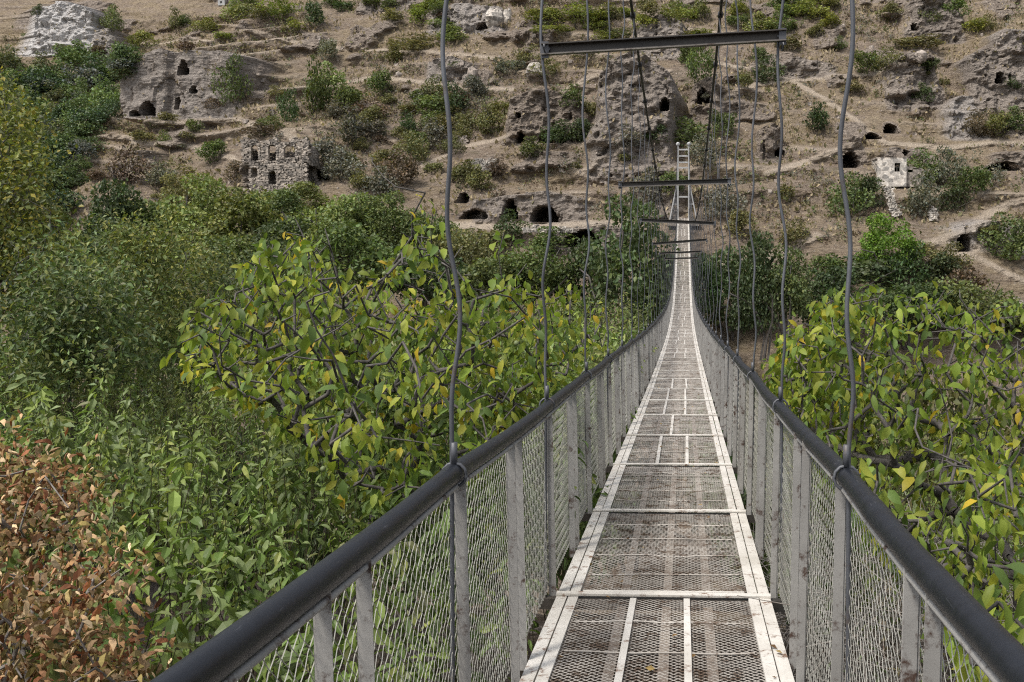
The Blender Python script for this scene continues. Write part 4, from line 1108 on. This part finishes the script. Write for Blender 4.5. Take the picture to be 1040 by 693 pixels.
for px, d, top, w, t in ((330, 48, -3.4, 9, 'd'), (420, 42, -3.6, 8, 'g'), (520, 48, -3.6, 9, 'g'), (590, 62, -4.0, 9, 'D'), (640, 70, -4.2, 9, 'd'), (760, 62, -4.2, 8, 'D'), (800, 50, -4.0, 8, 'd'),
                         (870, 42, -3.6, 9, 'g'), (960, 40, -3.2, 8, 'o'), (1040, 36, -2.8, 9, 'g'), (735, 70, -4.6, 8, 'd'), (40, 60, -3.5, 12, 'd'), (150, 60, -4.0, 12, 'D'), (240, 56, -4.0, 11, 'd')):
    p = at(float(px), 300.0, d); zg = float(znear(p[:1], p[1:2])[0])
    p[2] = zg
    o = tree(p, w, (top - zg) * 1.08, t, grp='trees down in the gorge')
    u, v = proj(np.array([p[0], p[1], top])); pend(o, f'{WORD[t]} gorge tree', float(u), float(v) + 20)

# dead shrub, bottom left
for poly, d, lab, cnt in (([(-70, 460), (30, 455), (66, 485), (100, 505), (80, 540), (40, 560), (-70, 570)], 4.9, 'dead shrub with curled tan and russet leaves at the left edge', 92),
                     ([(-70, 575), (50, 575), (130, 565), (135, 590), (85, 625), (120, 665), (150, 690), (160, 720), (-70, 720)], 3.9, 'withered brown shrub in the bottom left corner', 118)):
    s_ = sample_poly(poly, cnt); T_ = at(s_[:, 0], s_[:, 1], d + rng.normal(0, .25, cnt))
    c0 = T_.mean(0); b1 = np.array([c0[0] - .2, c0[1] + .1, float(znear(c0[:1], c0[1:2])[0]) - .1])
    leafy('dead_shrub', lab, b1, [(b1 + c0) / 2, c0 - (0, 0, .35)], T_, 30, (.02, .062),
          [(.46, .31, .17), (.32, .17, .09), (.54, .41, .25), (.24, .10, .05), (.36, .21, .10), (.28, .22, .08), (.30, .23, .10), (.44, .30, .17)], M_DEAD, 'shrub', .085, CURL, (.2, .5), M_TWIG, 'dead_leaves', .5)
# ------------------------------------------------------------------ undergrowth (uncountable): shoots with paired leaves
def thicket(n, xr, yr, top, cols, lsz, nl, spread, seed):
    r = np.random.default_rng(seed)
    x = r.uniform(*xr, n); y = yr[0] + (yr[1] - yr[0]) * r.uniform(0, 1, n) ** 1.35
    zt = top(x, y) + r.normal(0, .2, n) + 1.25 * fbm(x / 1.9, y / 1.9, seed, 3)
    px, py = proj(np.stack([x, y, zt], 1))
    ok = (px > -140) & (px < 1180) & (py < 860) & (y > 1.2); x, y, zt = x[ok], y[ok], zt[ok]; n = len(x)
    lean = r.normal(0, .22, (n, 2))
    f_ = np.tile(np.linspace(0, 1, nl), (n, 1)) + r.normal(0, .02, (n, nl))
    Ls = r.uniform(.7, 1.3, n)[:, None]
    P = np.stack([x[:, None] + lean[:, :1] * f_ * Ls, y[:, None] + lean[:, 1:] * f_ * Ls, zt[:, None] - Ls * (1 - f_) - .22 * f_ ** 3 * Ls], -1).reshape(-1, 3)
    N_ = len(P); ang = np.repeat(r.uniform(0, 6.28, n), nl) + np.tile(np.arange(nl) * 1.9, n)
    A = np.stack([np.cos(ang), np.sin(ang), r.uniform(-1.5, .2, N_)], 1); Nn = np.array([0, 0, 1.0]) + r.normal(0, .5, (N_, 3))
    tone = np.repeat(r.uniform(.7, 1.3, n) * (1 + .5 * fbm(x / 1.8, y / 1.8, seed + 40, 2)), nl); ci = np.repeat(np.clip((len(cols) * (.5 + .9 * fbm(x / 2.6, y / 2.6, seed + 60, 3)) + r.normal(0, .8, n)).astype(int), 0, len(cols) - 1), nl)
    sw = r.uniform(0, 1, N_) < .25; ci = np.where(sw, r.integers(0, len(cols), N_), ci)
    C = np.array([1.15, 1.12, .85]) * np.array(cols)[ci] * (tone * r.uniform(.8, 1.2, N_))[:, None]
    sz = np.repeat(r.uniform(.75, 1.3, n), nl) * r.uniform(*lsz, N_) * (1 - .25 * np.tile(np.linspace(0, 1, nl), n))
    sz = sz * np.repeat(1 + .7 * fbm(x / 3.1, y / 3.1, seed + 80, 2), nl); wd = r.uniform(.28, .5, N_); P = P + A * .01
    nr_ = np.repeat(y < 8.5, nl); fa = ~nr_                    # the nearest leaves get a midrib and a curved blade
    V, Q, Cv = leaves_np(P[fa], A[fa], Nn[fa], sz[fa], wd[fa], C[fa])
    Vn, Qn, Cn = leaves_np(P[nr_], A[nr_], Nn[nr_], sz[nr_], wd[nr_], C[nr_], LEAF8)
    Q = np.concatenate([Q, Qn + len(V)]); V = np.concatenate([V, Vn]); Cv = np.concatenate([Cv, Cn])
    S0 = np.stack([x, y, zt - Ls[:, 0] - .5], 1); S1 = np.stack([x + lean[:, 0] * Ls[:, 0], y + lean[:, 1] * Ls[:, 0], zt - .2], 1)
    sv, sq = segs_mesh(S0, S1, .005, .002, 3); sq3 = np.concatenate([sq[:, [0, 1, 2]], sq[:, [0, 2, 3]]])
    return np.concatenate([V, sv]), np.concatenate([Q, sq3 + len(V)]), np.concatenate([Cv, np.tile([[.07, .06, .035]], (len(sv), 1))])
GC = [(.062, .095, .036), (.085, .13, .045), (.10, .155, .05), (.13, .18, .055), (.125, .165, .08), (.16, .205, .07), (.19, .215, .08), (.15, .16, .085)]
def topL(x, y):
    z = -1.75 - .05 * (-x - 2) + .35 * sst(-2.4, -1.1, x) * sst(9, 4, y)
    z = z - .035 * np.maximum(0, y - 8) * sst(40, 14, y) * .4
    return z - .5 * sst(-3.0, -4.5, x) * sst(5, 3, y)
V1, Q1, C1 = thicket(5600, (-17, -1.0), (1.2, 28), topL, GC, (.08, .16), 26, .3, 5)
o = link('undergrowth', mesh_np('undergrowth', V1, Q1, M_LEAF, {'Col': C1}))
tag(o, 'dense green leafy thicket filling the bank left of the bridge', 'undergrowth', kind='stuff')
def topR(x, y):
    return -2.15 - .09 * y
V1, Q1, C1 = thicket(2200, (1.15, 12), (2.0, 24), topR, GC + [(.13, .115, .05), (.12, .10, .06)], (.06, .10), 14, .3, 9)
tag(link('undergrowth', mesh_np('undergrowth', V1, Q1, M_LEAF, {'Col': C1})), 'sparse green and dry growth on the bank right of the bridge', 'undergrowth', kind='stuff')
# dry twigs under the right tree: stuff
n = 2600; x = rng.uniform(.9, 9, n); y = rng.uniform(2.5, 15, n); z = znear(x, y) + rng.uniform(0, 1.7, n)
P0 = np.stack([x, y, z], 1); d = unit(rng.normal(0, 1, (n, 3)) * np.array([1, 1, .55])); L = rng.uniform(.25, .9, n)[:, None]
P1 = P0 + d * L; Pm = P1 + unit(d + rng.normal(0, .5, (n, 3))) * L * .7
V, Q = segs_mesh(np.concatenate([P0, P1]), np.concatenate([P1, Pm]), np.concatenate([np.full(n, .006), np.full(n, .0042)]), np.concatenate([np.full(n, .0042), np.full(n, .0015)]), 4)
tag(link('dry_twigs', mesh_np('dry_twigs', V, Q, M_TWIG)), 'tangle of dry grey twigs under the right hand tree', 'twigs', kind='stuff')
flush()

# ------------------------------------------------------------------ light, sky, camera
SUN_EL, SUN_AZ = 58.0, 222.0        # azimuth measured clockwise from +Y; light comes from behind and left
w = bpy.data.worlds.new('World'); sc.world = w; w.use_nodes = True
nt = w.node_tree; bg = nt.nodes['Background']; bg.inputs['Strength'].default_value = .14
sky = nt.nodes.new('ShaderNodeTexSky'); sky.sky_type = 'NISHITA'; sky.sun_disc = False
sky.sun_elevation = R(SUN_EL); sky.sun_rotation = R(SUN_AZ); sky.air_density = 1.0; sky.dust_density = 3.0; sky.ozone_density = 1.0
hs = nt.nodes.new('ShaderNodeHueSaturation'); hs.inputs['Saturation'].default_value = .4      # thin cloud greys the sky
nt.links.new(sky.outputs[0], hs.inputs['Color']); nt.links.new(hs.outputs[0], bg.inputs['Color'])
ld = bpy.data.lights.new('sun', 'SUN'); ld.energy = 2.3; ld.angle = R(10); ld.color = (1, .95, .88)
lo = bpy.data.objects.new('sun', ld); COL.objects.link(lo)
a, e = R(SUN_AZ), R(SUN_EL)
from mathutils import Vector
sd_ = Vector((math.sin(a) * math.cos(e), math.cos(a) * math.cos(e), math.sin(e)))
lo.rotation_euler = sd_.to_track_quat('Z', 'Y').to_euler()

cd = bpy.data.cameras.new('camera'); cam = bpy.data.objects.new('camera', cd); COL.objects.link(cam)
cd.sensor_width = 36; cd.lens = F / 1040 * 36; cd.shift_x = -(PPX - 520) / 1040; cd.shift_y = (PPY - 346.5) / 1040
cd.clip_start = .05; cd.clip_end = 2000
cam.rotation_euler = (math.pi / 2 - PITCH, 0, YAW); cam.location = (0, 0, 0)
sc.camera = cam
sc.view_settings.view_transform = 'Standard'; sc.view_settings.look = 'None'; sc.view_settings.exposure = .7; sc.view_settings.gamma = 1
sc.cycles.use_denoising = False; sc.cycles.filter_width = 1.15; sc.cycles.max_bounces = 6; sc.cycles.transparent_max_bounces = 4
